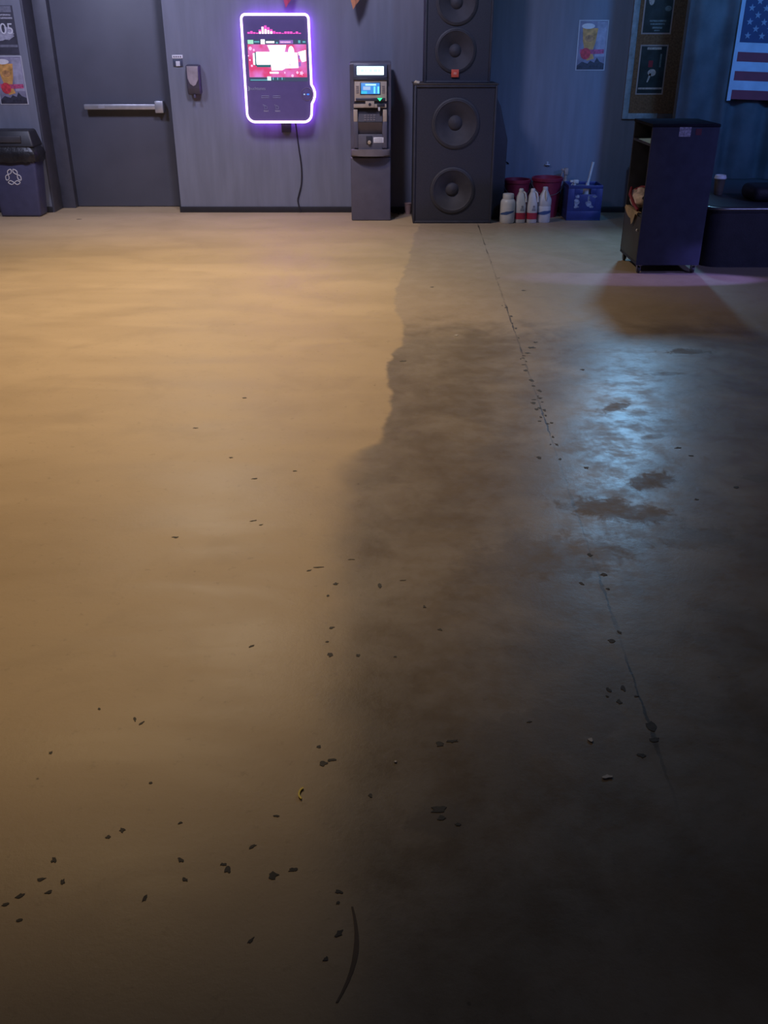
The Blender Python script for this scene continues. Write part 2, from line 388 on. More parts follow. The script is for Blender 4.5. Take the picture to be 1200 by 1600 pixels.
# drooping bag liner over the rim
bm = BM(); prof = []
for k in range(41):
    a = 2 * math.pi * k / 41
liner = mat('black_bag', (0.016, 0.016, 0.02), .38, var=.3, bump=.5, bscale=30)
n = 56; rings = []
for (z, gx, gy, w_) in ((.50, .248, .147, .010), (.56, .262, .158, .008), (.60, .25, .148, .006), (.64, .222, .12, .008)):
    ring = []
    for k in range(n):
        a = 2 * math.pi * k / n; c_, s_ = math.cos(a), math.sin(a)
        px = gx * (abs(c_) ** .35) * (1 if c_ > 0 else -1); py = gy * (abs(s_) ** .35) * (1 if s_ > 0 else -1)
        q = w_ * math.sin(a * 11 + z * 30) + random.uniform(-.004, .004)
        ring.append(bm.verts.new((-3.49 + px * (1 + q * 2), 9.235 + py * (1 + q * 2), z + (random.uniform(-.014, .01) if z < .55 else 0))))
    rings.append(ring)
for A, B in zip(rings, rings[1:]):
    for k in range(n): bm.faces.new((A[k], A[(k + 1) % n], B[(k + 1) % n], B[k]))
obj('bag_liner', bm, liner, b, smooth=60)
bm = BM()
t = bmesh.new(); bmesh.ops.create_cube(t, size=1)
for v in t.verts:
    top = v.co.z > 0; hx = .205 if top else .24; hy = .09 if top else .14
    v.co = Vector((-3.49 + (hx if v.co.x > 0 else -hx), 9.235 + (hy if v.co.y > 0 else -hy), .775 if top else .625))
bmesh.ops.bevel(t, geom=t.edges[:], offset=.02, segments=3, profile=.5, affect='EDGES')
merge(bm, t); lid = obj('lid', bm, mat('black_lid', (0.022, 0.022, 0.028), .45), b)
bm = BM(); box(bm, -3.62, -3.36, 9.097, 9.135, .665, .725, .008); obj('slot_flap', bm, mat('flap_grey', (0.05, 0.05, 0.06), .4), lid)
# recycling symbol: six outlined folds chasing round a ring
wm = mat('white_print', (0.62, 0.60, 0.62), .6)
bm = BM(); cx, cz = -3.495, .362; yb = 9.120
for k in range(6):
    a = R(90 + 28) - k * R(60) + (R(0) if k % 2 == 0 else R(4))
    mx, mz = cx + .056 * math.cos(a), cz + .056 * math.sin(a)
    loop = []
    for i in range(12):
        q = 2 * math.pi * i / 12
        u_, v_ = .0215 * math.copysign(abs(math.cos(q)) ** .6, math.cos(q)), .0165 * math.copysign(abs(math.sin(q)) ** .6, math.sin(q))
        u_ += .007 * (1 if k % 2 else -1) * (v_ / .0165)
        tx, tz = -math.sin(a), math.cos(a)
        zz = mz + tz * u_ + math.sin(a) * v_
        loop.append((mx + tx * u_ + math.cos(a) * v_, 9.1286 - (zz / .545) * .0195, zz))
    tube(bm, loop, .0042, 6, True)
obj('recycling_symbol', bm, wm, body, label='white chasing-arrows recycling symbol')

# ------------------------------------------------------------------ posters on the walls
frame_line = mat('poster_edge', (0.42, 0.42, 0.47), .45)
def flat(name, pts, y, m, parent, th=.0008):
    bm = BM(); prism(bm, pts, y - th, y); return obj(name, bm, m, parent, smooth=0)
def rect(x0, x1, z0, z1): return [(x0, z0), (x1, z0), (x1, z1), (x0, z1)]
def beer_poster(x0, x1, z0, z1, label):
    p = root('beer_poster', ((x0 + x1) / 2, YW, z0), label, 'poster', 'beer posters on the back wall')
    W, H = x1 - x0, z1 - z0
    X = lambda u: x0 + u * W
    Z = lambda v: z1 - v * H
    y = YW - .001
    bm = BM(); prism(bm, rect(x0, x1, z0, z1), y - .003, y); obj('edge', bm, frame_line, p, 0)
    pr = flat('sheet', rect(X(.035), X(.965), Z(.98), Z(.02)), y - .003, mat('poster_paper', (0.20, 0.19, 0.27), .5, vscale=9, var=.35), p)
    y -= .0042
    flat('sheet_side', rect(X(.62), X(.95), Z(.72), Z(.04)), y, mat('poster_pale', (0.30, 0.29, 0.38), .5, var=.25, vscale=20), p)
    flat('print_top', ell(X(.32), Z(.12), W * .22, H * .055), y - .0008, mat('poster_foam', (0.62, 0.60, 0.62), .5), p)
    flat('beer_glass', [(X(.14), Z(.16)), (X(.66), Z(.16)), (X(.60), Z(.45)), (X(.52), Z(.62)), (X(.60), Z(.76)), (X(.36), Z(.80)), (X(.26), Z(.60)), (X(.18), Z(.42))][::-1], y - .0006, mat('poster_amber', (0.52, 0.27, 0.08), .5, var=.4, vscale=25), p)
    flat('glass_label', ell(X(.38), Z(.36), W * .14, H * .07), y - .0016, mat('poster_brown', (0.40, 0.20, 0.08), .5, var=.4, vscale=60), p)
    flat('red_emblem', ell(X(.30), Z(.66), W * .17, H * .115, a0=.3), y - .0018, mat('poster_red', (0.50, 0.04, 0.06), .5, var=.35, vscale=40), p)
    flat('pink_lettering', [(X(.10), Z(.66)), (X(.10), Z(.57)), (X(.45), Z(.58)), (X(.92), Z(.575)), (X(.92), Z(.66)), (X(.55), Z(.67))], y - .0012, mat('poster_pink', (0.42, 0.07, 0.17), .5, var=.5, vscale=60), p)
    flat('dark_foot', [(X(.04), Z(.975)), (X(.96), Z(.975)), (X(.96), Z(.86)), (X(.80), Z(.82)), (X(.70), Z(.74)), (X(.62), Z(.84)), (X(.48), Z(.80)), (X(.40), Z(.86)), (X(.20), Z(.82)), (X(.04), Z(.90))], y - .0024, mat('poster_dark', (0.035, 0.035, 0.055), .5, var=.4, vscale=40), p)
    return p
beer_poster(1.768, 2.038, 1.262, 1.675, 'small beer poster on the wall between the tall loudspeaker and the cork board')
beer_poster(-3.60, -3.335, .974, 1.385, 'small beer poster below the black flyer at the left edge of the wall')
p = root('event_flyer', (-3.47, YW, 1.40), 'dark event flyer with pale 05 and skull-like blot, upper left wall', 'poster')
y = YW - .001
bm = BM(); prism(bm, rect(-3.61, -3.345, 1.395, 1.79), y - .003, y); obj('sheet', bm, mat('flyer_black', (0.045, 0.045, 0.065), .5, var=.3, vscale=12), p, 0)
y -= .0032
flat('pale_header', rect(-3.60, -3.36, 1.735, 1.785), y, mat('flyer_grey', (0.14, 0.145, 0.19), .5, var=.3, vscale=30), p)
for i, (a, c, z) in enumerate(((-3.59, -3.37, 1.715), (-3.57, -3.36, 1.69))): flat('small_lettering', rect(a, c, z - .007, z + .007), y - .0003, mat('flyer_text', (0.26, 0.26, 0.31), .5, var=.6, vscale=120), p)
blot = [(-3.47 + .105 * math.cos(R(q)) * (1 + .10 * math.sin(q * .9)), 1.565 + .055 * math.sin(R(q)) * (1 + .12 * math.sin(q * 1.7))) for q in range(0, 360, 12)]
flat('pale_blot', blot, y - .0004, mat('flyer_blot', (0.30, 0.30, 0.37), .5, var=.3, vscale=40), p)
text('flyer_digits', '05', .125, -3.425, y - .003, 1.60, mat('flyer_white', (0.52, 0.52, 0.58), .5), p, .0008)
flat('digit_shadow', ell(-3.462, 1.60, .016, .03), y - .0012, MATS['flyer_black'], p)
flat('band', rect(-3.605, -3.35, 1.455, 1.475), y, MATS['flyer_grey'], p)

# ------------------------------------------------------------------ cork board and its flyers
bd = root('cork_board', (2.5, YW, .85), 'tall cork board with pale blue taped edge on the back wall', 'board')
y = YW - .001
BX0, BX1, BZ0, BZ1 = 2.245, 2.75, .85, 2.25
bm = BM(); box(bm, BX0, BX1, y - .014, y, BZ0, BZ1, .002); obj('cork_panel', bm, mat('cork', (0.20, 0.135, 0.085), .85, var=.3, vscale=60, bump=.3), bd)
tape = mat('pale_blue_tape', (0.28, 0.42, 0.56), .5, var=.25, vscale=25)
bm = BM(); box(bm, BX0, BX0 + .055, y - .021, y - .0135, BZ0, BZ1, .002); obj('frame_side', bm, tape, bd)
bm = BM(); box(bm, BX0 + .055, BX0 + .33, y - .021, y - .0135, BZ0, BZ0 + .05, .002); obj('frame_foot', bm, tape, bd)
bm = BM(); box(bm, BX0 + .33, BX1 - .03, y - .0195, y - .0135, BZ0, BZ0 + .045, .002); obj('frame_foot', bm, mat('worn_frame', (0.12, 0.125, 0.15), .6), bd)
bm = BM(); box(bm, BX1 - .028, BX1, y - .021, y - .0135, BZ0, BZ1, .002); obj('frame_side', bm, mat('grey_frame', (0.25, 0.28, 0.34), .5), bd)
def flyer(x0, x1, z0, z1, label, items):
    p = root('flyer', ((x0 + x1) / 2, YW - .016, z0), label, 'flyer', 'flyers pinned to the cork board')
    y = YW - .0162
    bm = BM(); prism(bm, rect(x0, x1, z0, z1), y - .0015, y); obj('sheet_edge', bm, frame_line, p, 0)
    flat('sheet', rect(x0 + .012, x1 - .012, z0 + .012, z1 - .012), y - .0016, mat('flyer_teal_black', (0.03, 0.05, 0.065), .4, var=.4, vscale=12), p)
    for nm, pts, m in items: flat(nm, pts, y - .0026, m, p)
g1 = mat('flyer_pale_teal', (0.16, 0.26, 0.32), .5, var=.5, vscale=60); g2 = mat('flyer_offwhite', (0.50, 0.52, 0.55), .5, var=.3, vscale=60)
flyer(2.335, 2.605, 1.56, 1.98, 'dark teal flyer with pale lettering, upper sheet on the cork board',
      [('lettering', rect(2.40, 2.55, 1.66, 1.674), g1), ('lettering', rect(2.41, 2.54, 1.635, 1.648), g1), ('lettering', rect(2.43, 2.52, 1.605, 1.62), g1), ('lettering', rect(2.45, 2.50, 1.585, 1.595), g1),
       ('pale_figure', ell(2.40, 1.84, .026, .05), g2), ('pale_patch', ell(2.555, 1.765, .03, .022), g1)])
flyer(2.345, 2.60, 1.06, 1.475, 'black flyer with white drumstick shape and red mark, lower sheet on the cork board',
      [('header', rect(2.41, 2.54, 1.435, 1.455), g2), ('white_blot', ell(2.475, 1.245, .038, .030), g2), ('white_stem', [(2.435, 1.165), (2.447, 1.165), (2.475, 1.235), (2.455, 1.24)], g2),
       ('red_mark', rect(2.435, 2.475, 1.29, 1.345), mat('flyer_red', (0.28, 0.03, 0.06), .5)), ('pale_bar', rect(2.535, 2.55, 1.29, 1.40), g1), ('foot_band', rect(2.365, 2.585, 1.105, 1.12), g2)])

# ------------------------------------------------------------------ plaques and dispenser left of the jukebox
bm = BM(); box(bm, -1.948, -1.851, YW - .006, YW, 1.362, 1.392, .002)
s1 = tag(obj('wall_sign', bm, mat('sign_white', (0.72, 0.70, 0.74), .5)), 'small white sign on the wall above the dark switch plate', 'sign')
for k in range(4):
    bm = BM(); box(bm, -1.937 + k * .02, -1.924 + k * .02, YW - .0072, YW - .006, 1.371, 1.383); obj('sign_letter', bm, mat('sign_ink', (0.16, 0.14, 0.18), .6), s1, 0)
sp = root('switch_plate', (-1.9, YW, 1.297), 'dark switch plate with white tag, left of the dispenser', 'switch')
bm = BM(); box(bm, -1.944, -1.857, YW - .010, YW, 1.297, 1.357, .003); obj('plate', bm, mat('plate_navy', (0.05, 0.06, 0.10), .4), sp)
bm = BM(); box(bm, -1.917, -1.880, YW - .014, YW - .010, 1.299, 1.340, .001); tg = obj('white_tag', bm, MATS['sign_white'], sp)
for k in range(3):
    bm = BM(); box(bm, -1.913 + k * .011, -1.909 + k * .011, YW - .0148, YW - .014, 1.303, 1.336); obj('tag_line', bm, mat('tag_grey', (.4, .4, .43), .5), tg, 0)
ds = root('soap_dispenser', (-1.755, YW, 1.06), 'dark wall dispenser with grey window between the door and the jukebox', 'dispenser')
dgrey = mat('dispenser_black', (0.055, 0.050, 0.075), .35)
bm = BM(); box(bm, -1.815, -1.695, YW - .03, YW, 1.07, 1.315, .01); obj('back_plate', bm, dgrey, ds)
bm = BM(); prism(bm, [(YW - .03, 1.315), (YW - .085, 1.310), (YW - .105, 1.20), (YW - .10, 1.12), (YW - .075, 1.06), (YW - .03, 1.06)], -1.818, -1.697, 'YZ')
bmesh.ops.bevel(bm, geom=bm.edges[:], offset=.012, segments=3, affect='EDGES', profile=.5); cov = obj('cover', bm, dgrey, ds, 50)
def on_cover(z): return YW - (.085 + .02 * (1.31 - z) / .11) - .002 if z > 1.20 else YW - (.105 - .005 * (1.2 - z) / .08) - .002
bm = BM(); pts = [(-1.807, 1.30), (-1.708, 1.30), (-1.708, 1.19), (-1.735, 1.145), (-1.757, 1.135), (-1.785, 1.155), (-1.803, 1.20)]
a = [bm.verts.new((x, on_cover(z) - .003, z)) for x, z in pts]; c = [bm.verts.new((x, on_cover(z) + .004, z)) for x, z in pts]
bm.faces.new(a); bm.faces.new(c[::-1])
for i in range(len(pts)): bm.faces.new((a[i], c[i], c[(i + 1) % 7], a[(i + 1) % 7]))
obj('window', bm, mat('window_grey', (0.30, 0.25, 0.27), .25, var=.2), cov)
bm = BM(); lathe(bm, [(.014, 0), (.011, .02), (.008, .03)], -1.757, YW - .08, 1.035, 14); obj('nozzle', bm, dgrey, ds)

# ------------------------------------------------------------------ jukebox
jk = root('jukebox', (-.97, YW, .80), 'wall-mounted digital jukebox with glowing white-violet rim and pink screen', 'jukebox')
JX0, JX1, JZ0, JZ1 = -1.283, -.660, .822, 1.728
def juke_outline(inset):
    base = rrect(JX0 + inset, JX1 - inset, JZ0 + inset, JZ1 - inset, .045 - inset * .6, 6, .085 - inset)
    out = []
    # right side carries a bulge round the dial
    up = [(JX1 - inset + .036 * max(0, math.cos(math.pi * (q / 24 - .5)) ) ** .8, 1.071 + .085 * (q / 12 - 1)) for q in range(1, 24)]
    k = len(base)
    return up + base
blackgl = mat('jukebox_glass', (0.13, 0.10, 0.26), .3, var=.05)  # violet bloom of rim and screen put into the glass colour
violet_case = glow('violet_edge_light', (0.34, 0.08, 1.0), 2.6)
YF = YW - .15
bm = BM(); prism(bm, juke_outline(.030), YF + .012, YW - .045); obj('body', bm, mat('jukebox_body', (0.03, 0.02, 0.06), .35), jk, 30)
bm = BM(); box(bm, -1.15, -.78, YW - .046, YW, .95, 1.60, .005); obj('wall_mount', bm, mat('mount_black', (.02, .02, .025), .5), jk)
bm = BM(); prism(bm, juke_outline(.018), YF - .002, YF + .014); face = obj('front_glass', bm, blackgl, jk, 30)
# rim light and the violet strip behind it
ol = juke_outline(.012)
bm = BM(); tube(bm, [(x, YF - .002, z) for x, z in ol], .0098, 10, True); obj('rim_light', bm, glow('rim_glow', (0.92, 0.62, 1.0), 4.2), jk, 60, label='glowing white tube round the edge')
bm = BM(); tube(bm, [(x, YF + .030, z) for x, z in juke_outline(.016)], .012, 8, True); obj('side_glow_strip', bm, violet_case, jk, 60)
bm = BM(); tube(bm, [(x, YW - .036, z) for x, z in juke_outline(.030)], .008, 8, True); obj('back_glow_strip', bm, glow('back_violet', (0.34, 0.09, 1.0), 32.0), jk, 60)
# picture on the glass: u, v as fractions of the glass, v from the top
GX0, GX1, GZ0, GZ1 = -1.257, -.686, .848, 1.702
def gx(u): return GX0 + u * (GX1 - GX0)
def gz(v): return GZ1 - v * (GZ1 - GZ0)
def pane(name, u0, u1, v0, v1, m, lay=1, parent=None):
    return flat(name, rect(gx(u0), gx(u1), gz(v1), gz(v0)), YF - .002 - lay * .0008, m, parent or face, .0007)
pk = glow('bar_pink', (1.0, 0.10, 0.62), 1.1); wt = glow('screen_white', (1.0, 0.97, 1.0), 1.8); cy = glow('screen_cyan', (0.15, 0.62, 0.72), .8)
mint = glow('screen_mint', (0.45, 0.95, 0.72), .9); tl = glow('screen_teal', (0.02, 0.22, 0.26), .6); pu = glow('screen_purple', (0.42, 0.20, 0.80), .7)
nav = glow('screen_navy', (0.07, 0.10, 0.20), .6); pale_pk = glow('screen_pale_pink', (1.0, 0.55, 0.85), 1.1)
hts = [20, 30, 18, 12, 45, 80, 92, 72, 50, 30, 18, 18, 8, 25, 25, 25, 10, 25, 10]
for k, hh in enumerate(hts):
    u0 = .06 + k * .0445
    bar = pane('level_bar', u0, u0 + .038, .163 - hh / 1195, .163, pk, 1)
    if 4 <= k <= 8: pane('bar_core', u0 + .004, u0 + .034, .163 - hh * (.95 if k in (5,) else .55) / 1195, .163, wt, 2, bar)
sc = pane('screen', .045, .985, .215, .615, nav, 1)
# gradient pink picture
pm = bpy.data.materials.new('pink_picture'); pm.use_nodes = True
nt = pm.node_tree; bb = nt.nodes['Principled BSDF']; bb.inputs['Base Color'].default_value = (.02, .02, .02, 1)
tcn = nt.nodes.new('ShaderNodeTexCoord'); nn = nt.nodes.new('ShaderNodeTexNoise'); nn.inputs['Scale'].default_value = 9
nt.links.new(tcn.outputs['Object'], nn.inputs['Vector']); rr = nt.nodes.new('ShaderNodeValToRGB')
rr.color_ramp.elements[0].position = .35; rr.color_ramp.elements[0].color = (.78, .05, .20, 1); rr.color_ramp.elements[1].position = .65; rr.color_ramp.elements[1].color = (.82, .22, .72, 1)
nt.links.new(nn.outputs['Fac'], rr.inputs[0]); nt.links.new(rr.outputs[0], bb.inputs['Emission Color']); bb.inputs['Emission Strength'].default_value = .95
pane('picture', .05, .975, .262, .575, pm, 2, sc)
for a in ((.055, .145, .22, .258, mint), (.155, .24, .232, .244, cy), (.262, .325, .216, .26, wt), (.345, .475, .232, .25, wt), (.50, .53, .24, .255, cy), (.555, .77, .222, .256, pu), (.565, .73, .234, .248, pale_pk), (.85, .885, .224, .25, cy), (.92, .965, .232, .246, cy)):
    pane('tool_icon', *a, 3, sc)
flat('album_card', rrect(gx(.175), gx(.40), gz(.455), gz(.332), .008, 3), YF - .0046, wt, sc)
pane('card_edge', .155, .178, .335, .465, tl, 3, sc); pane('card_edge', .178, .40, .452, .478, tl, 3, sc); pane('album_card', .125, .155, .345, .455, wt, 3, sc)
flat('album_card', [(gx(.36), gz(.27)), (gx(.66), gz(.268)), (gx(.63), gz(.335)), (gx(.83), gz(.34)), (gx(.84), gz(.485)), (gx(.63), gz(.49)), (gx(.58), gz(.508)), (gx(.41), gz(.51)), (gx(.395), gz(.32))][::-1], YF - .0054, wt, sc)
flat('album_figure', ell(gx(.735), gz(.33), .026, .045), YF - .0062, wt, sc)
flat('pink_stroke', [(gx(.70), gz(.462)), (gx(.78), gz(.44)), (gx(.72), gz(.455)), (gx(.70), gz(.445))], YF - .007, pk, sc)
flat('album_card', [(gx(.84), gz(.335)), (gx(.965), gz(.315)), (gx(.965), gz(.42)), (gx(.90), gz(.43)), (gx(.86), gz(.38))][::-1], YF - .0046, wt, sc)
pane('blue_mark', .845, .87, .365, .40, pu, 4, sc); pane('blue_mark', .845, .88, .43, .47, pu, 4, sc)
for (u, v, r) in ((.09, .30, .016), (.075, .41, .008), (.10, .465, .010), (.145, .315, .010), (.82, .53, .012), (.74, .56, .012), (.055, .37, .006)):
    flat('confetti', ell(gx(u), gz(v), r, r, 8), YF - .0046, pale_pk, sc)
flat('confetti_star', [(gx(.885) + .022 * (1 if i % 2 == 0 else .5) * math.cos(R(i * 36)), gz(.535) + .022 * (1 if i % 2 == 0 else .5) * math.sin(R(i * 36))) for i in range(10)], YF - .0046, pale_pk, sc)
pane('caption', .38, .52, .523, .54, wt, 4, sc); pane('caption', .61, .63, .522, .54, pale_pk, 4, sc)
pane('time_line', .065, .345, .598, .606, cy, 3, sc); pane('time_cursor', .335, .395, .568, .606, glow('cursor_glow', (.62, .95, 1.0), 1.4), 4, sc)
for k in range(6): pane('time_tick', .42 + k * .036, .436 + k * .036, .577, .60, tl if k % 2 else cy, 3, sc)
ink = mat('grey_logo', (0.34, 0.36, 0.48), .4)
text('logo_lettering', 'touchtunes', .036, gx(.155), YF - .004, gz(.685), ink, face, .0005)
flat('logo_crescent', [(gx(.015) + .017 * math.cos(R(q)), gz(.685) + .02 * math.sin(R(q))) for q in range(-90, 91, 15)] + [(gx(.015) + .008 * math.cos(R(q)), gz(.685) + .014 * math.sin(R(q))) for q in range(90, -91, -15)], YF - .0028, ink, face)
for k, u in enumerate((.285, .47)):
    bm = BM(); tube(bm, [(x, YF - .004, z) for x, z in rect(gx(u - .06), gx(u + .06), gz(.775), gz(.757))], .0018, 5, True); obj('slot_outline', bm, ink, face)
    bm = BM(); tube(bm, [(x, YF - .004, z) for x, z in [(gx(u - .045), gz(.84)), (gx(u - .02), gz(.865)), (gx(u - .025), gz(.885)), (gx(u + .02), gz(.885)), (gx(u + .022), gz(.86)), (gx(u - .005), gz(.855))]], .0018, 5, True); obj('cup_icon', bm, ink, face)
    text('slot_lettering', 'insert', .020, gx(u + .005), YF - .004, gz(.905), mat('pale_lettering', (.55, .55, .62), .5), face, .0004)
bm = BM(); tube(bm, [(x, YF - .006, z) for x, z in ell(-.706, 1.071, .053, .053, 28)], .0032, 6, True)
dial = obj('dial', bm, mat('dial_ring', (0.30, 0.24, 0.40), .3, .4), jk, label='round dial at the right edge')
bm = BM(); lathe(bm, [(.050, 0), (.048, .006), (0.0, .008)], -.706, YF - .002, 1.071, 28, 'Y'); obj('dial_face', bm, blackgl, dial)
flat('dial_light', ell(-.732, 1.069, .007, .006, 10), YF - .0105, glow('dial_white', (.55, .75, 1), .9), dial); flat('dial_light', ell(-.698, 1.069, .013, .007, 12), YF - .0105, glow('dial_blue', (.05, .22, 1), 1.2), dial)
bm = BM(); box(bm, -.968, -.880, YW - .06, YW, .735, .826, .004); obj('outlet_box', bm, mat('box_black', (0.022, 0.020, 0.032), .5), jk)
bm = BM()
cp = [(-.835, YW - .06, .83), (-.829, YW - .03, .76), (-.822, YW - .015, .66), (-.812, YW - .012, .56), (-.800, YW - .012, .46), (-.797, YW - .012, .36), (-.806, YW - .012, .26), (-.832, YW - .012, .17), (-.845, YW - .014, .12), (-.838, YW - .016, .07), (-.822, YW - .022, .0075)]
sm = []
for i in range(len(cp) - 1):
    p0, p1, p2, p3 = [Vector(cp[max(0, min(len(cp) - 1, j))]) for j in (i - 1, i, i + 1, i + 2)]
    for k in range(5):
        t_ = k / 5
        sm.append(.5 * ((2 * p1) + (p2 - p0) * t_ + (2 * p0 - 5 * p1 + 4 * p2 - p3) * t_ ** 2 + (3 * p1 - p0 - 3 * p2 + p3) * t_ ** 3))
sm.append(Vector(cp[-1])); tube(bm, sm, .0068, 8); obj('power_cord', bm, mat('cord_black', (0.02, 0.018, 0.024), .5), jk, 60)

# ------------------------------------------------------------------ cash machine
at = root('cash_machine', (-.12, 9.1, 0), 'grey freestanding cash machine with lit top sign and blue screen', 'cash machine')
cab = mat('atm_grey', (0.095, 0.090, 0.125), .42, var=.08); cabd = mat('atm_dark', (0.035, 0.035, 0.052), .4); beige = mat('atm_beige', (0.42, 0.34, 0.27), .5, var=.1)
bm = BM(); box(bm, -.305, .062, 8.92, 9.36, 0, .56, .012, 3); obj('lower_cabinet', bm, cab, at)
bm = BM(); box(bm, -.20, -.19, 8.9185, 8.921, .06, .50); 
bm.free()
bm = BM(); prism(bm, [(9.36, .555), (8.935, .555), (8.925, .66), (8.95, .95), (8.955, 1.20), (8.925, 1.325), (8.94, 1.345), (9.30, 1.345), (9.36, 1.30)], -.302, .062, 'YZ')
bmesh.ops.bevel(bm, geom=[e for e in bm.edges], offset=.008, segments=2, affect='EDGES', profile=.5); obj('upper_body', bm, cab, at)
bm = BM(); box(bm, -.268, .028, 8.905, 8.95, 1.215, 1.325, .008); obj('sign_housing', bm, mat('atm_blue_grey', (0.075, 0.090, 0.15), .4), at)
bm = BM(); box(bm, -.238, -.002, 8.898, 8.908, 1.240, 1.308, .003); sg = obj('lit_sign', bm, glow('sign_glow', (0.72, 0.97, 1.0), 2.2), at)
for k, w_ in enumerate((.030, .012, .026, .034, .020)):
    x = -.205 + k * .038
    bm = BM(); box(bm, x, x + w_, 8.8972, 8.8985, 1.262, 1.286); obj('sign_print', bm, glow('sign_print_glow', (0.50, 0.92, 1.0), 1.6), sg, 0)
bm = BM(); box(bm, -.272, .030, 8.905, 8.95, 1.196, 1.214, .003); obj('shadow_gap', bm, cabd, at)
# screen panel leaning back
def lean(z): return 8.895 + (z - 1.02) * .12
def leanbox(name, x0, x1, z0, z1, out, m, parent, th=.02, bev=0.003):
    bm = BM()
    t = bmesh.new(); bmesh.ops.create_cube(t, size=1)
    for v in t.verts:
        x = x0 if v.co.x < 0 else x1; z = z0 if v.co.z < 0 else z1
        yy = lean(z) - out + (th if v.co.y > 0 else 0)
        v.co = Vector((x, yy, z))
    if bev: bmesh.ops.bevel(t, geom=t.edges[:], offset=bev, segments=2, affect='EDGES', profile=.5)
    merge(bm, t); return obj(name, bm, m, parent)
sp_ = leanbox('screen_panel', -.262, .024, 1.03, 1.198, 0, beige, at, .06)
bz = leanbox('screen_bezel', -.212, -.030, 1.080, 1.182, .004, cabd, sp_)
leanbox('display', -.203, -.038, 1.088, 1.176, .006, glow('display_blue', (0.05, 0.30, 0.85), .95), bz, .01, .001)
leanbox('display_caption', -.165, -.070, 1.155, 1.168, .0068, glow('display_pale', (0.55, 0.95, 0.90), 1.1), bz, .004, 0)
leanbox('display_cloud', -.185, -.120, 1.120, 1.148, .0068, glow('display_cloud_glow', (0.42, 0.60, 0.95), .9), bz, .004, 0)
leanbox('display_glow', -.203, -.150, 1.090, 1.112, .0068, glow('display_cyan', (0.05, 0.62, 0.95), .9), bz, .004, 0)
for s_, x in ((1, -.092), (-1, -.058)): leanbox('display_figure', x, x + .016, 1.092, 1.148, .0068, glow('display_fig', (0.20, 0.90, 1.0), 1.0), bz, .004, 0)
for k in range(4):
    for x in (-.247, -.017): leanbox('side_button', x, x + .024, 1.094 + k * .0165, 1.105 + k * .0165, .004, mat('button_grey', (0.22, 0.18, 0.17), .5), sp_, .01, .001)
leanbox('card_strip', -.250, .012, 1.032, 1.056, .003, cabd, sp_, .01)
bm = BM(); prism(bm, [(-.060, 1.055), (-.014, 1.055), (-.037, 1.030)], 8.882, 8.896); obj('green_arrow', bm, glow('arrow_green', (0.05, 0.95, 0.45), 1.2), sp_, 0)
bm = BM(); box(bm, -.268, .026, 8.91, 8.96, 1.006, 1.028, .002); obj('panel_gap', bm, cabd, at)
bm = BM(); box(bm, -.270, .022, 8.895, 8.955, .976, 1.006, .003); br = obj('front_bar', bm, beige, at)
bm = BM(); box(bm, -.165, -.086, 8.885, 8.93, .978, 1.030, .003); lk = obj('lock_block', bm, beige, br)
bm = BM(); lathe(bm, [(.013, 0), (.013, .004), (.009, .005)], -.126, 8.886, 1.003, 14, 'Y'); obj('keyhole', bm, cabd, lk)
bm = BM(); box(bm, -.062, .006, 8.888, 8.90, .985, 1.008, .002); cr = obj('card_slot', bm, cabd, br)
bm = BM(); box(bm, -.052, -.034, 8.865, 8.892, .952, .982, .004); obj('card_guide', bm, mat('pale_plastic', (.60, .58, .60), .4), br)
bm = BM(); box(bm, -.270, .026, 8.93, 8.97, .855, .978, .002); obj('keypad_recess', bm, cabd, at)
t = bmesh.new(); bmesh.ops.create_cube(t, size=1)
for v in t.verts:
    f_ = v.co.y < 0
    v.co = Vector((-.232 if v.co.x < 0 else -.014, (8.875 if v.co.z < 0 else 8.925) if f_ else 8.96, .862 if v.co.z < 0 else .925))
bm = merge(BM(), t); kp = obj('keypad', bm, mat('keypad_dark', (0.055, 0.05, 0.065), .4), at, 30)
for r_ in range(3):
    for c_ in range(4):
        z = .872 + r_ * .017; x = -.178 + c_ * .027
        yy = 8.875 + (z - .862) / .063 * .05
        bm = BM(); box(bm, x, x + .020, yy - .004, yy + .01, z, z + .012, .001); obj('key', bm, mat('key_grey', (0.20, 0.18, 0.20), .4), kp)
for x0, x1 in ((-.272, -.236), (-.010, .026)):
    bm = BM(); box(bm, x0, x1, 8.885, 8.95, .862, .962, .004); obj('side_block', bm, beige, at)
bm = BM(); prism(bm, [(8.945, .858), (8.875, .858), (8.880, .84), (8.925, .76), (8.945, .755)], -.232, -.016, 'YZ'); obj('cash_tray', bm, mat('tray_brown', (0.085, 0.068, 0.075), .35), at, 20)
for x0, x1 in ((-.272, -.232), (-.016, .028)):
    bm = BM(); box(bm, x0, x1, 8.885, 8.95, .64, .862, .006); obj('cheek', bm, cab, at)
bm = BM(); box(bm, -.233, -.015, 8.885, 8.95, .63, .757, .004); lp = obj('lock_panel', bm, mat('atm_mid', (0.115, 0.11, 0.14), .4), at)
bm = BM(); box(bm, -.160, -.104, 8.880, 8.888, .675, .745, .004); hl = obj('lock_recess', bm, cabd, lp)
bm = BM(); lathe(bm, [(.015, 0), (.015, .02), (.011, .022)], -.132, 8.882, .692, 16, 'Y'); obj('lock_barrel', bm, mat('brass_dull', (0.55, 0.45, 0.33), .4, .3), hl)
bm = BM(); box(bm, -.095, -.004, 8.8825, 8.886, .687, .733, .001); st = obj('sticker', bm, MATS['sign_white'], lp)
for k in range(3):
    bm = BM(); box(bm, -.086, -.014, 8.8815, 8.8826, .696 + k * .012, .701 + k * .012); obj('sticker_line', bm, MATS['tag_grey'], st, 0)
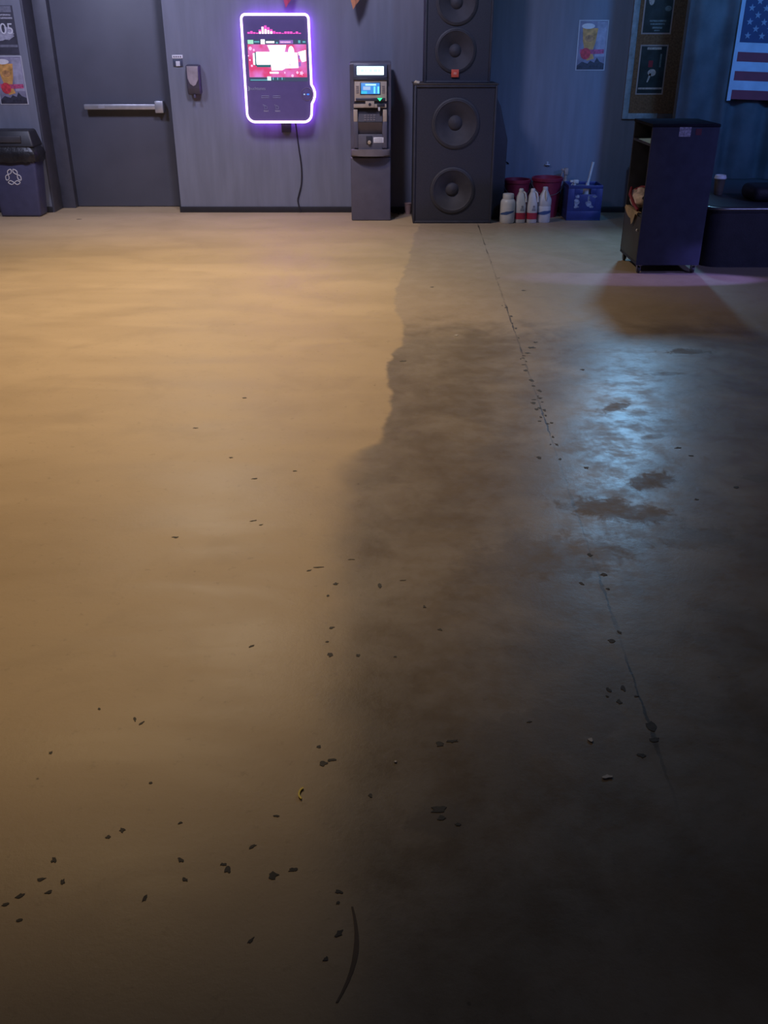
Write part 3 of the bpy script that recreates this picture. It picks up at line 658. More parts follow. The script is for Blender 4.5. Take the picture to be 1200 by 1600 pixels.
bm = BM(); pts = [(-.300, 8.93)] + [(-.12 + .178 * math.sin(R(q)) , 8.905 - .065 * math.cos(R(q))) for q in range(-90, 91, 12)] + [(.060, 8.93)]
prism(bm, pts, .575, .632, 'XY'); bmesh.ops.bevel(bm, geom=[e for e in bm.edges if abs(e.verts[0].co.z - e.verts[1].co.z) < .001], offset=.01, segments=3, affect='EDGES', profile=.5)
obj('front_lip', bm, mat('lip_grey', (0.16, 0.14, 0.155), .38), at, 50)

# ------------------------------------------------------------------ loudspeakers
spk = mat('speaker_black', (0.038, 0.039, 0.056), .55, var=.2, bump=.3, bscale=300)
gril = mat('grille_black', (0.036, 0.036, 0.050), .5, var=.3, vscale=200)
cone = mat('cone_grey', (0.044, 0.041, 0.050), .7, var=.15); ringm = mat('speaker_ring', (0.040, 0.039, 0.048), .6)
def woofer(parent, x, z, yf, r):
    bm = BM(); lathe(bm, [(r * 1.12, 0), (r * 1.12, .010), (r * 1.04, .016), (r, .006)], x, yf, z, 40, 'Y', cap=False); f_ = obj('woofer', bm, ringm, parent)
    bm = BM(); lathe(bm, [(r * 1.04, .012), (r * .98, .016), (r * .90, .006), (r * .86, .004), (r * .34, -.055), (r * .33, -.052), (r * .20, -.035), (0.001, -.030)], x, yf, z, 40, 'Y', cap=False); obj('cone', bm, cone, f_)
    return f_
def hole_front(bm, x0, x1, z0, z1, yf, holes, th=.03, n=40):
    """front board with round openings, as strips meeting each hole"""
    for i, (hx, hz, r) in enumerate(holes):
        b0 = z0 if i == 0 else (holes[i - 1][1] + hz) / 2
        b1 = z1 if i == len(holes) - 1 else (hz + holes[i + 1][1]) / 2
        outer, inner, inb = [], [], []
        for k in range(n):
            a = 2 * math.pi * (k + .5) / n; c_, s_ = math.cos(a), math.sin(a)
            sc_ = min(((x1 - hx) / c_ if c_ > 1e-6 else (x0 - hx) / c_ if c_ < -1e-6 else 9), ((b1 - hz) / s_ if s_ > 1e-6 else (b0 - hz) / s_ if s_ < -1e-6 else 9))
            outer.append([hx + sc_ * c_, hz + sc_ * s_])
            inner.append((hx + r * c_, hz + r * s_))
        for (qx, qz) in ((x0, b0), (x1, b0), (x1, b1), (x0, b1)):
            j = min(range(n), key=lambda k: (outer[k][0] - qx) ** 2 + (outer[k][1] - qz) ** 2); outer[j] = [qx, qz]
        vo = [bm.verts.new((p[0], yf, p[1])) for p in outer]; vi = [bm.verts.new((p[0], yf, p[1])) for p in inner]; vb = [bm.verts.new((p[0], yf + th, p[1])) for p in inner]
        for k in range(n):
            l = (k + 1) % n
            bm.faces.new((vo[k], vo[l], vi[l], vi[k])); bm.faces.new((vi[k], vi[l], vb[l], vb[k]))
def speaker_cabinet(x0, x1, y0, y1, z0, z1, holes, parent, w=.018):
    bm = BM()
    box(bm, x0, x0 + w, y0, y1, z0, z1, .004); box(bm, x1 - w, x1, y0, y1, z0, z1, .004)
    box(bm, x0 + w, x1 - w, y0, y1, z1 - w, z1, .004); box(bm, x0 + w, x1 - w, y0, y1, z0, z0 + w, .004); box(bm, x0 + w, x1 - w, y1 - w, y1, z0 + w, z1 - w)
    c_ = obj('cabinet', bm, spk, parent)
    bm = BM(); hole_front(bm, x0 + w, x1 - w, z0 + w, z1 - w, y0 + .014, holes); obj('front_board', bm, gril, parent, 30)
    return c_
sb = root('bass_speaker', (.63, 9.05, 0), 'big black double bass loudspeaker standing on the floor, lower of the stack', 'loudspeaker')
H1 = [(.625, .29, .180), (.635, .855, .188)]
speaker_cabinet(.265, .992, 8.775, 9.28, 0.004, 1.165, H1, sb)
for hx, hz, r in H1: woofer(sb, hx, hz, 8.789, r)
bm = BM(); box(bm, .268, .989, 8.778, 9.27, 0, .006); obj('foot_board', bm, spk, sb)
bm = BM(); box(bm, .255, 1.0, 8.770, 9.285, 1.1655, 1.176, .003); obj('top_board', bm, mat('top_board_brown', (0.055, 0.042, 0.034), .5), sb)
tp = root('tall_speaker', (.655, 9.1, 1.1765), 'black loudspeaker with orange-red square badge stacked on the bass speaker', 'loudspeaker')
H2 = [(.622, 1.43, .158), (.622, 1.80, .158), (.622, 2.14, .12)]
speaker_cabinet(.352, .935, 8.89, 9.25, 1.1765, 2.35, H2, tp)
for hx, hz, r in H2: woofer(tp, hx, hz, 8.904, r)
bm = BM(); box(bm, .590, .655, 8.885, 8.9045, 1.222, 1.284, .002); bdg = obj('badge', bm, mat('badge_red', (0.72, 0.10, 0.055), .45), tp, label='orange-red square badge')
bm = BM(); box(bm, .609, .636, 8.8835, 8.8855, 1.243, 1.262, .001); obj('badge_mark', bm, mat('badge_pale', (0.80, 0.27, 0.20), .45), bdg)
# sloped black case behind the right side of the stack
bm = BM(); prism(bm, [(.93, .0), (1.09, .0), (1.125, .12), (1.13, .70), (1.05, .99), (.93, 1.10)], 9.00, 9.36)
bmesh.ops.bevel(bm, geom=bm.edges[:], offset=.008, segments=2, affect='EDGES', profile=.5)
# placed just behind the bass speaker's edge
for v in bm.verts: v.co.x = max(v.co.x, .996)
hc = root('sloped_case', (1.07, 9.2, 0), 'black slope-shouldered case wedged beside the bass speaker', 'case')
obj('shell', bm, mat('case_navy_black', (0.04, 0.042, 0.06), .5), hc)
bm = BM(); tube(bm, [(1.152, 9.12, .48), (1.168, 9.13, .48), (1.168, 9.25, .48), (1.152, 9.26, .48)], .006, 8); obj('handle', bm, gril, hc)

# scrap of paper on the bass speaker's corner
def scrap(name, x, y, z, s, m, label, cat, seed=1, flatk=.5):
    rnd = random.Random(seed); bm = bmesh.new(); bmesh.ops.create_icosphere(bm, subdivisions=2, radius=s)
    for v in bm.verts:
        k = rnd.uniform(.6, 1.15); v.co = Vector((v.co.x * k, v.co.y * k, max(-s * .35, v.co.z * k * flatk)))
    zmin = min(v.co.z for v in bm.verts)
    bm.transform(Matrix.Translation((x, y, z - zmin + .0003)))
    return tag(obj(name, bm, m, None, 20), label, cat)
scrap('crumpled_wrapper', .285, 8.80, 1.176, .026, mat('cream_paper', (0.62, 0.52, 0.38), .6), 'small crumpled cream wrapper on the corner of the bass speaker', 'wrapper', 3, .6)

# paper cup and cable lying between cash machine and bass speaker
pc = root('paper_cup', (.235, 9.30, 0), 'pinkish paper cup on the floor between cash machine and bass speaker', 'cup')
bm = BM(); lathe(bm, [(.026, 0), (.036, .10), (.034, .10), (.025, .004), (0.0005, .004)], .235, 9.30, 0, 20); obj('cup_wall', bm, mat('pink_paper', (0.40, 0.26, 0.22), .6), pc)
bm = BM(); lathe(bm, [(.0365, .094), (.039, .099), (.0365, .104), (.034, .099), (.0365, .094)], .235, 9.30, 0, 20, cap=False); obj('rolled_lip', bm, MATS['pink_paper'], pc)
bm = BM(); pts = [(.085 + .008 * k + .012 * math.sin(k * 1.3), 9.30 + .03 * math.sin(k * .9), .007 + .006 * (1 + math.sin(k * 1.7))) for k in range(15)]
tube(bm, pts, .006, 7); tag(obj('black_cable', bm, MATS['cord_black'], None, 60), 'short black cable on the floor beside the cash machine', 'cable')

# ------------------------------------------------------------------ cleaning bottles, buckets, crate
whitep = mat('white_plastic', (0.60, 0.58, 0.56), .38, var=.08); redl = mat('red_label', (0.42, 0.03, 0.06), .5, var=.15); bluel = mat('blue_label', (0.05, 0.10, 0.25), .5)
def superring(bm, x, y, z, rx, ry, n=28, p=.62):
    ring = []
    for k in range(n):
        a = 2 * math.pi * k / n; c_, s_ = math.cos(a), math.sin(a)
        ring.append(bm.verts.new((x + rx * math.copysign(abs(c_) ** p, c_), y + ry * math.copysign(abs(s_) ** p, s_), z)))
    return ring
def loft(bm, rings, cap=True):
    for A, B in zip(rings, rings[1:]):
        n = len(A)
        for k in range(n): bm.faces.new((A[k], A[(k + 1) % n], B[(k + 1) % n], B[k]))
    if cap: bm.faces.new(rings[0][::-1]); bm.faces.new(rings[-1])
    return bm
# wide-mouthed round jar
j = root('cleaner_jar', (1.145, 8.82, 0), 'squat white round jar with wide cap and blue label stripe, leftmost bottle', 'bottle', 'cleaning bottles by the buckets')
bm = BM(); lathe(bm, [(.062, 0), (.068, .01), (.069, .06), (.069, .17), (.066, .195), (.052, .212), (.046, .215)], 1.145, 8.82, 0, 28); obj('bottle_body', bm, whitep, j, 50)
bm = BM(); lathe(bm, [(.050, .214), (.051, .22), (.051, .252), (.048, .258)], 1.145, 8.82, 0, 28); obj('cap', bm, whitep, j)
def stripe(bm, x, y, r, z, h, amp, a0=200, a1=340, ry=None, n=18, p=1.0):
    ry = ry or r; lo, hi = [], []
    for k in range(n + 1):
        a = R(a0 + (a1 - a0) * k / n); t_ = k / n; c_, s_ = math.cos(a), math.sin(a)
        px, py = x + r * math.copysign(abs(c_) ** p, c_), y + ry * math.copysign(abs(s_) ** p, s_)
        dz = amp * (t_ - .5) * 2
        lo.append(bm.verts.new((px, py, z + dz - h * (.35 + .65 * (1 - abs(2 * t_ - 1))) / 2))); hi.append(bm.verts.new((px, py, z + dz + h * (.35 + .65 * (1 - abs(2 * t_ - 1))) / 2)))
    for k in range(n): bm.faces.new((lo[k], lo[k + 1], hi[k + 1], hi[k]))
    return bm
bm = BM(); stripe(bm, 1.145, 8.82, .0698, .095, .03, .014, 195, 320); obj('label_stripe', bm, bluel, j, 60)
# two handled jugs with red band
def red_jug(x, y, label):
    g = root('cleaner_jug', (x, y, 0), label, 'bottle', 'cleaning bottles by the buckets')
    bm = BM(); loft(bm, [superring(bm, x + dx, y, z, rx, ry) for z, rx, ry, dx in ((0, .044, .05, 0), (.008, .048, .055, 0), (.16, .048, .055, 0), (.19, .044, .05, -.001), (.235, .034, .036, -.003), (.268, .024, .026, 0))]); obj('bottle_body', bm, whitep, g, 50)
    bm = BM(); lathe(bm, [(.022, .266), (.023, .27), (.022, .292), (.016, .30)], x, y, 0, 18); obj('cap', bm, whitep, g)
    bm = BM(); tube(bm, [(x + .018, y - .02, .275), (x + .034, y - .028, .262), (x + .043, y - .034, .225), (x + .045, y - .036, .185)], [.008, .009, .009, .008], 8); obj('handle', bm, whitep, g, 60)
    bm = BM(); loft(bm, [superring(bm, x, y, z, .0492, .0562) for z in (.035, .092)], False); obj('red_band', bm, redl, g, 60)
    bm = BM(); prism(bm, rect(x - .008, x + .028, .112, .122), y - .0575, y - .0545); prism(bm, ell(x + .010, .148, .011, .010, 8), y - .0575, y - .0545); prism(bm, rect(x - .004, x + .022, .128, .133), y - .0575, y - .0545); obj('label_print', bm, mat('label_grey', (0.25, 0.24, 0.27), .5), g, 0)
    return g
red_jug(1.265, 8.84, 'white jug with red label band standing next to the squat jar')
red_jug(1.372, 8.84, 'white jug with red label band standing next to the large white jug')
g = root('large_cleaner_jug', (1.488, 8.86, 0), 'large white jug with cone top and blue label stripe, rightmost bottle', 'bottle', 'cleaning bottles by the buckets')
x, y = 1.488, 8.86
bm = BM(); loft(bm, [superring(bm, x, y, z, rx, ry, p=.8) for z, rx, ry in ((0, .056, .056), (.008, .061, .061), (.14, .061, .061), (.146, .058, .058), (.152, .061, .061), (.195, .063, .063), (.21, .060, .060), (.275, .026, .028), (.286, .022, .022))]); obj('bottle_body', bm, whitep, g, 50)
bm = BM(); lathe(bm, [(.023, .284), (.024, .29), (.023, .308), (.018, .312)], x, y, 0, 18); obj('cap', bm, whitep, g)
bm = BM(); tube(bm, [(x + .006, y - .030, .282), (x + .006, y - .055, .268), (x + .006, y - .068, .235), (x + .006, y - .066, .205)], [.008, .010, .010, .009], 8); obj('handle', bm, mat('white_plastic_worn', (0.50, 0.48, 0.47), .45), g, 60)
bm = BM(); stripe(bm, x, y, .0622, .090, .034, .012, 190, 345, p=.8); obj('label_stripe', bm, bluel, g, 60)
redb = mat('bucket_red', (0.23, 0.018, 0.045), .45, var=.12)
def bucket(x, y, r0, r1, h, label):
    k = root('red_bucket', (x, y, 0), label, 'bucket', 'red buckets by the wall')
    bm = BM(); lathe(bm, [(r0, 0), (r1, h), (r1 - .005, h), (r0 - .005, .006), (.0005, .006)], x, y, 0, 36); obj('pail', bm, redb, k)
    bm = BM(); lathe(bm, [(r1, h - .03), (r1 + .008, h - .028), (r1 + .009, h - .004), (r1 + .003, h + .002), (r1 - .004, h), (r1, h - .03)], x, y, 0, 36, cap=False); obj('rim', bm, redb, k)
    bm = BM(); tube(bm, [(x + (r1 + .012) * math.cos(R(q)), y - (r1 + .012) * math.sin(R(q)), h - .035 - .11 * math.sin(R(q))) for q in range(0, 181, 12)], .003, 6); obj('wire_handle', bm, mat('wire_grey', (.25, .24, .25), .4, .7), k, 60)
    return k
bucket(1.272, 9.21, .098, .120, .335, 'dark red plastic bucket behind the squat jar')
bucket(1.555, 9.19, .110, .140, .355, 'dark red plastic bucket between the large jug and the blue crate')
# blue crate
CX0, CX1, CY0, CY1, CH = 1.715, 2.035, 8.93, 9.22, .315
ck = root('milk_crate', (1.875, 9.075, 0), 'blue plastic crate holding white cleaning tools by the back wall', 'crate')
bl = mat('crate_blue', (0.030, 0.042, 0.17), .42, var=.12)
bm = BM(); box(bm, CX0, CX1, CY0, CY1, 0, .012, .003); obj('base', bm, bl, ck)
def crate_side(name, a, b_, c_, d_, horizontal):
    bm = BM()
    box(bm, a, b_, c_, d_, .012, .085, .003); box(bm, a, b_, c_, d_, .285, CH, .003)
    if horizontal:
        L_ = b_ - a; box(bm, a, a + .06, c_, d_, .085, .285, .002); box(bm, b_ - .06, b_, c_, d_, .085, .285, .002); box(bm, a + .06, b_ - .06, c_, d_, .085, .235, .002)
        box(bm, a + .06, a + .11, c_, d_, .235, .285, .002); box(bm, b_ - .11, b_ - .06, c_, d_, .235, .285, .002)
    else: box(bm, a, b_, c_, d_, .085, .285, .002)
    return obj(name, bm, bl, ck)
fr = crate_side('front_side', CX0, CX1, CY0, CY0 + .012, True); crate_side('back_side', CX0, CX1, CY1 - .012, CY1, True)
crate_side('end_side', CX0, CX0 + .012, CY0 + .012, CY1 - .012, False); crate_side('end_side', CX1 - .012, CX1, CY0 + .012, CY1 - .012, False)
stm = mat('faded_white_stamp', (0.26, 0.28, 0.36), .6, var=.5, vscale=45)
for k, (dx, dz, rx, rz) in enumerate(((.085, .17, .026, .030), (.09, .215, .020, .018), (.085, .125, .024, .016), (.20, .155, .030, .028), (.195, .20, .012, .028), (.25, .215, .022, .010), (.225, .125, .020, .012))):
    rnd = random.Random(k); pts = [(CX0 + dx + rx * math.cos(R(q)) * rnd.uniform(.6, 1.2), dz + rz * math.sin(R(q)) * rnd.uniform(.6, 1.2)) for q in range(0, 360, 30)]
    flat('worn_stamp', pts, CY0 + .0002, stm, fr, .0006)
sbm = mat('tool_white', (0.56, 0.54, 0.52), .45, var=.15)
tb = root('scrub_brush', (1.90, 9.0, .012), 'white long-handled brush standing upright in the blue crate', 'brush')
bm = BM(); tube(bm, [(1.905, 9.02, .30), (1.92, 9.03, .38), (1.945, 9.05, .505)], [.013, .012, .013], 10); obj('brush_handle', bm, sbm, tb, 60)
bm = BM(); lathe(bm, [(.032, .012), (.035, .20), (.035, .27), (.020, .30), (.014, .33)], 1.90, 9.0, 0, 20); obj('brush_holder', bm, sbm, tb, 50)
sbt = root('spray_bottle', (1.79, 9.05, .012), 'white spray bottle with trigger head in the blue crate', 'spray bottle')
bm = BM(); lathe(bm, [(.035, .012), (.038, .02), (.038, .22), (.020, .27), (.015, .30), (.015, .315)], 1.79, 9.05, 0, 20); obj('bottle_body', bm, sbm, sbt, 50)
bm = BM(); box(bm, 1.775, 1.825, 9.03, 9.07, .315, .35, .008); box(bm, 1.745, 1.78, 9.038, 9.062, .325, .346, .005); obj('spray_head', bm, sbm, sbt)
bm = BM(); tube(bm, [(1.775, 9.05, .322), (1.762, 9.05, .305), (1.765, 9.05, .285)], .006, 6); obj('trigger', bm, sbm, sbt, 60)
# tan sprayer behind the crate
gl = root('tan_sprayer', (1.745, 9.295, 0), 'tan trigger sprayer sticking up between red bucket and blue crate', 'spray bottle')
gm = mat('tan_plastic', (0.34, 0.25, 0.22), .5, var=.2, vscale=40)
bm = BM(); lathe(bm, [(.030, 0), (.034, .01), (.034, .24), (.018, .30), (.014, .33), (.014, .36)], 1.745, 9.295, 0, 20); obj('bottle_body', bm, gm, gl, 50)
bm = BM(); box(bm, 1.727, 1.765, 9.275, 9.315, .36, .425, .008); box(bm, 1.700, 1.73, 9.283, 9.307, .398, .42, .005); obj('spray_head', bm, gm, gl)
bm = BM(); tube(bm, [(1.725, 9.295, .398), (1.708, 9.295, .38), (1.706, 9.295, .352)], .006, 6); obj('trigger', bm, gm, gl, 60)
bm = BM(); box(bm, 1.553, 1.602, YW - .022, YW, .438, .448, .002); box(bm, 1.570, 1.585, YW - .006, YW, .425, .47, .002)
tag(obj('wall_hook', bm, mat('hook_pale', (0.35, 0.36, 0.38), .4, .5)), 'small pale metal hook on the wall above the red buckets', 'hook')

# ------------------------------------------------------------------ rolling podium
PX0, PX1, PY0, PY1, PZ0, PZ1 = 1.82, 2.275, 6.70, 7.20, .062, .985
pd = root('rolling_podium', (2.05, 6.95, 0), 'black rolling podium on casters with open shelf on its left side', 'podium')
pb_ = mat('podium_black', (0.044, 0.050, 0.08), .75, var=.12, spec=.15)
bm = BM(); box(bm, PX0, PX1, PY0, PY0 + .018, PZ0, PZ1, .003); fp = obj('front_panel', bm, pb_, pd)
bm = BM(); box(bm, PX0, PX1, PY1 - .018, PY1, PZ0, PZ1, .003); obj('back_panel', bm, pb_, pd)
bm = BM(); box(bm, PX1 - .018, PX1, PY0 + .018, PY1 - .018, PZ0, PZ1, .003); obj('side_panel', bm, pb_, pd)
bm = BM(); box(bm, PX0 - .004, PX1 + .004, PY0 - .004, PY1 + .004, PZ1, PZ1 + .02, .004); obj('top_panel', bm, mat('podium_top_matte', (0.018, 0.02, 0.03), .95, var=.2, spec=0.0), pd)  # top made dark and glossless so the lamp's sheen stays off it
bm = BM(); box(bm, PX0 + .002, PX1 - .018, PY0 + .018, PY1 - .018, .862, .878, .002); obj('shelf', bm, pb_, pd)
bm = BM(); box(bm, PX0 + .002, PX1 - .018, PY0 + .018, PY1 - .018, .392, .41, .002); obj('shelf', bm, pb_, pd)
bm = BM(); box(bm, PX0 + .002, PX1 - .018, PY0 + .018, PY1 - .018, PZ0, PZ0 + .018, .002); obj('bottom_panel', bm, pb_, pd)
bm = BM(); box(bm, PX0, PX0 + .016, PY0 + .02, PY1 - .02, PZ0 + .02, .39, .003); dr = obj('door', bm, mat('podium_door', (0.035, 0.034, 0.038), .45), pd)
bm = BM(); lathe(bm, [(.008, 0), (.010, .012), (.006, .016)], 0, 0, 0, 10); bm.transform(Matrix.Translation((PX0, PY0 + .05, .30)) @ Matrix.Rotation(R(-90), 4, 'Y')); obj('door_knob', bm, MATS['brushed_steel'], dr)
bm = BM(); box(bm, 2.003, 2.082, PY0 - .0015, PY0, .925, .988, .0); stk = obj('sticker', bm, mat('podium_sticker', (0.30, 0.31, 0.40), .5, var=.5, vscale=70), fp, 0, label='pale worn sticker near the top')
bm = BM(); box(bm, 2.115, 2.155, PY0 - .0015, PY0, .935, .975, .0); obj('sticker', bm, mat('dark_red_sticker', (0.09, 0.015, 0.03), .5), fp, 0)
for (x, y) in ((PX0 + .03, PY0 + .035), (PX1 - .03, PY0 + .035), (PX0 + .03, PY1 - .035), (PX1 - .03, PY1 - .035)):
    bm = BM(); box(bm, x - .022, x + .022, y - .022, y + .022, PZ0 - .006, PZ0, .001); box(bm, x - .014, x - .011, y - .012, y + .014, .016, PZ0 - .006); box(bm, x + .011, x + .014, y - .012, y + .014, .016, PZ0 - .006)
    cs = obj('caster', bm, mat('caster_metal', (0.24, 0.24, 0.27), .35, .6), pd)
    bm = BM(); lathe(bm, [(.019, -.010), (.024, -.007), (.024, .007), (.019, .010)], 0, 0, 0, 18); bm.transform(Matrix.Translation((x, y + .002, .0242)) @ Matrix.Rotation(R(90), 4, 'Y')); obj('wheel', bm, mat('wheel_black', (0.02, 0.02, 0.022), .4), cs)
# things in the podium
def bag(name, cx_, cy_, z, sx, sy, sz, m, label, cat, seed, band=None):
    rnd = random.Random(seed); bm = bmesh.new(); bmesh.ops.create_icosphere(bm, subdivisions=3, radius=1)
    for v in bm.verts:
        c_ = v.co; k = 1 + .10 * math.sin(c_.x * 7 + seed) * math.cos(c_.y * 6) + rnd.uniform(-.11, .11)
        v.co = Vector((c_.x * sx * k, c_.y * sy * k, max(-.8, c_.z) * sz * k))
    zmin = min(v.co.z for v in bm.verts)
    bm.transform(Matrix.Translation((cx_, cy_, z - zmin)))
    return bm
bm = bag('b', 1.880, 6.99, .4105, .070, .155, .075, None, '', '', 4)
k = root('stuffed_bag', (1.885, 6.99, .4105), 'crumpled pale bag with dark red bands on the podium shelf', 'bag')
obj('bag_body', bm, mat('bag_pinkish', (0.50, 0.40, 0.38), .5, var=.5, vscale=22), k, 60)
bm = BM(); tube(bm, [(1.822, 7.08, .545), (1.80, 7.02, .505), (1.812, 6.92, .452), (1.818, 6.82, .428)], [.010, .012, .012, .010], 8); obj('red_band', bm, mat('dark_red_cloth', (0.20, 0.012, 0.035), .6), k, 60)
bm = BM(); tube(bm, [(1.85, 7.10, .525), (1.89, 7.05, .555), (1.93, 6.97, .56)], .010, 8); obj('red_band', bm, MATS['dark_red_cloth'], k, 60)
bm = BM()
rows = []
for i, t_ in enumerate([q / 8 for q in range(9)]):
    y_ = 7.13 - t_ * .36; zt = .412 ; dr_ = .012 + .05 * max(0, math.sin(t_ * 3.1 * 1.2)) + (.05 if 5 <= i <= 6 else 0)
    rows.append([bm.verts.new((1.835, y_, zt + .004)), bm.verts.new((1.808, y_, zt + .006)), bm.verts.new((1.802 - .004 * math.sin(i * 2), y_ + .01 * math.sin(i), zt - dr_ * .6)), bm.verts.new((1.803, y_ + .012 * math.cos(i), zt - dr_))])
for A, B in zip(rows, rows[1:]):
    for q in range(3): bm.faces.new((A[q], A[q + 1], B[q + 1], B[q]))
bmesh.ops.solidify(bm, geom=bm.faces[:], thickness=.003)
tag(obj('cream_rag', bm, mat('cream_cloth', (0.62, 0.48, 0.34), .8, var=.2), None, 60), 'cream rag hanging over the edge of the podium shelf', 'rag')
bm = BM(); a = [(1.826, 6.735, .8785), (1.826, 7.06, .8785), (1.90, 6.735, .8785)]
vs_ = [bm.verts.new((x, y, z)) for x, y, z in a] + [bm.verts.new((x + .002, y, z + (.034 if i != 1 else .004))) for i, (x, y, z) in enumerate(a)]
bm.faces.new(vs_[:3]); bm.faces.new(vs_[3:][::-1])
for i in range(3): bm.faces.new((vs_[i], vs_[(i + 1) % 3], vs_[3 + (i + 1) % 3], vs_[3 + i]))
tag(obj('folded_paper', bm, mat('pale_blue_paper', (0.30, 0.50, 0.60), .6), None, 0), 'pale blue folded paper on the top shelf of the podium', 'paper')

# ------------------------------------------------------------------ stage, drape, flag, cup
stg = root('stage_platform', (3.6, 7.6, 0), 'low black stage platform with metal edge trim at the right', 'stage')
def stage_outline(ins, r=.13):
    x0, y0, x1, y1 = 2.36 + ins, 6.905 + ins, 6.2, 9.36
    pts = [(x0 + r - r * math.cos(R(q)), y0 + r - r * math.sin(R(q))) for q in range(0, 91, 9)]
    return pts + [(x1, y0), (x1, y1), (x0, y1)]
bm = BM(); prism(bm, stage_outline(.012), 0, .395, 'XY'); obj('skirt', bm, mat('stage_skirt', (0.026, 0.026, 0.036), .7, var=.2, bump=.3, bscale=200), stg, 30)
bm = BM(); prism(bm, stage_outline(.004), .395, .435, 'XY'); obj('deck', bm, mat('stage_carpet', (0.030, 0.032, 0.045), .8, var=.2, vscale=90, bump=.3, bscale=400), stg, 30)
bm = BM(); ol = [(x, y, .419) for x, y in stage_outline(.002)[:-2]]; ol = [(2.362, 9.36, .419)] + ol
tube(bm, ol, .012, 8); obj('edge_trim', bm, mat('trim_metal', (0.30, 0.30, 0.29), .35, .8), stg, 60)
cup = root('coffee_cup', (2.61, 7.50, .4352), 'dark takeaway coffee cup with white lid on the edge of the stage', 'cup')
bm = BM(); lathe(bm, [(.028, 0), (.030, .002), (.042, .125), (.040, .125), (.028, .006), (.0005, .006)], 2.61, 7.50, .4352, 24); cw = obj('cup_wall', bm, mat('cup_dark', (0.085, 0.070, 0.060), .5, var=.25, vscale=30), cup)
bm = BM(); lathe(bm, [(.0325, .03), (.0335, .03), (.0405, .098), (.0395, .098), (.0325, .03)], 2.61, 7.50, .4352, 24, cap=False); obj('sleeve', bm, mat('cup_sleeve', (0.12, 0.095, 0.075), .6), cup)
bm = BM(); lathe(bm, [(.046, .120), (.047, .126), (.044, .132), (.040, .146), (.036, .147), (.034, .142), (.0005, .142)], 2.61, 7.50, .4352, 24); obj('lid', bm, mat('lid_white', (0.74, 0.72, 0.76), .4), cup)
# dark equipment bag on the stage
eb = root('equipment_bag', (2.92, 7.25, .435), 'black soft equipment bag lying on the stage at the right edge', 'bag')
bm = BM(); box(bm, 2.74, 3.22, 7.10, 7.40, .4355, .545, .045, 4); obj('bag_body', bm, mat('bag_black', (0.012, 0.012, 0.018), .6, bump=.3, bscale=150), eb, 60)
bm = BM(); tube(bm, [(2.88, 7.20, .545), (2.90, 7.19, .585), (3.0, 7.185, .60), (3.10, 7.19, .585), (3.12, 7.20, .545)], .009, 8); obj('strap', bm, MATS['bag_black'], eb, 60)
# drape with soft folds
dy = 8.40
bm = BM(); cols = []
NX = 170
for i in range(NX + 1):
    x = 2.47 + (6.1 - 2.47) * i / NX
    yy = dy + .022 * math.sin(x * 26) + .012 * math.sin(x * 41 + 1)
    cols.append([bm.verts.new((x, yy, z)) for z in (.44, 1.2, 2.2, 3.3)])
for A, B in zip(cols, cols[1:]):
    for q in range(3): bm.faces.new((A[q], B[q], B[q + 1], A[q + 1]))
bmesh.ops.solidify(bm, geom=bm.faces[:], thickness=.006)
dp = root('stage_drape', (4.2, dy, .44), 'dark drape hanging behind the stage at the right', 'curtain')
obj('cloth', bm, mat('drape_black', (0.09, 0.098, 0.125), .8, var=.25, vscale=5), dp, 60)
bm = BM(); tube(bm, [(2.40, dy, 3.30), (6.15, dy, 3.30)], .018, 10); obj('rail', bm, gril, dp, 60)
# stars and stripes
fl = root('flag', (3.55, dy - .06, 1.05), 'red, white and blue flag with stars and stripes on the drape', 'flag')
FX0, FZ0, FH = 2.885, 1.075, .914
FW = FH * 1.9; sh = FH / 13; yfl = dy - .05
def wave(x): return yfl + .006 * math.sin((x - FX0) * 9)
def sagz(x): return -.02 * math.sin(min(1, max(0, (x - FX0) / FW)) * math.pi)
def cloth_strip(x0, x1, z0, z1, off, n=24, th=.0015):
    bm = BM(); f_, b_ = [], []
    for i in range(n + 1):
        x = x0 + (x1 - x0) * i / n
        f_.append([bm.verts.new((x, wave(x) - off - th, z + sagz(x))) for z in (z0, z1)]); b_.append([bm.verts.new((x, wave(x) - off, z + sagz(x))) for z in (z0, z1)])
    for i in range(n):
        bm.faces.new((f_[i][0], f_[i + 1][0], f_[i + 1][1], f_[i][1])); bm.faces.new((b_[i][1], b_[i + 1][1], b_[i + 1][0], b_[i][0]))
        bm.faces.new((f_[i][1], f_[i + 1][1], b_[i + 1][1], b_[i][1])); bm.faces.new((f_[i + 1][0], f_[i][0], b_[i][0], b_[i + 1][0]))
    for i in (0, n): bm.faces.new((f_[i][0], f_[i][1], b_[i][1], b_[i][0]))
    return bm
fr_ = mat('flag_red', (0.13, 0.012, 0.03), .7, var=.1); fw_ = mat('flag_white', (0.27, 0.30, 0.40), .7, var=.12, vscale=10); fb_ = mat('flag_blue', (0.015, 0.02, 0.075), .7)
for k in range(13):
    obj('stripe', cloth_strip(FX0, FX0 + FW, FZ0 + k * sh, FZ0 + (k + 1) * sh, 0), fr_ if k % 2 == 0 else fw_, fl, 60)
cn = obj('canton', cloth_strip(FX0, FX0 + FW * .4, FZ0 + 6 * sh, FZ0 + 13 * sh, .0018, 12), fb_, fl, 60)
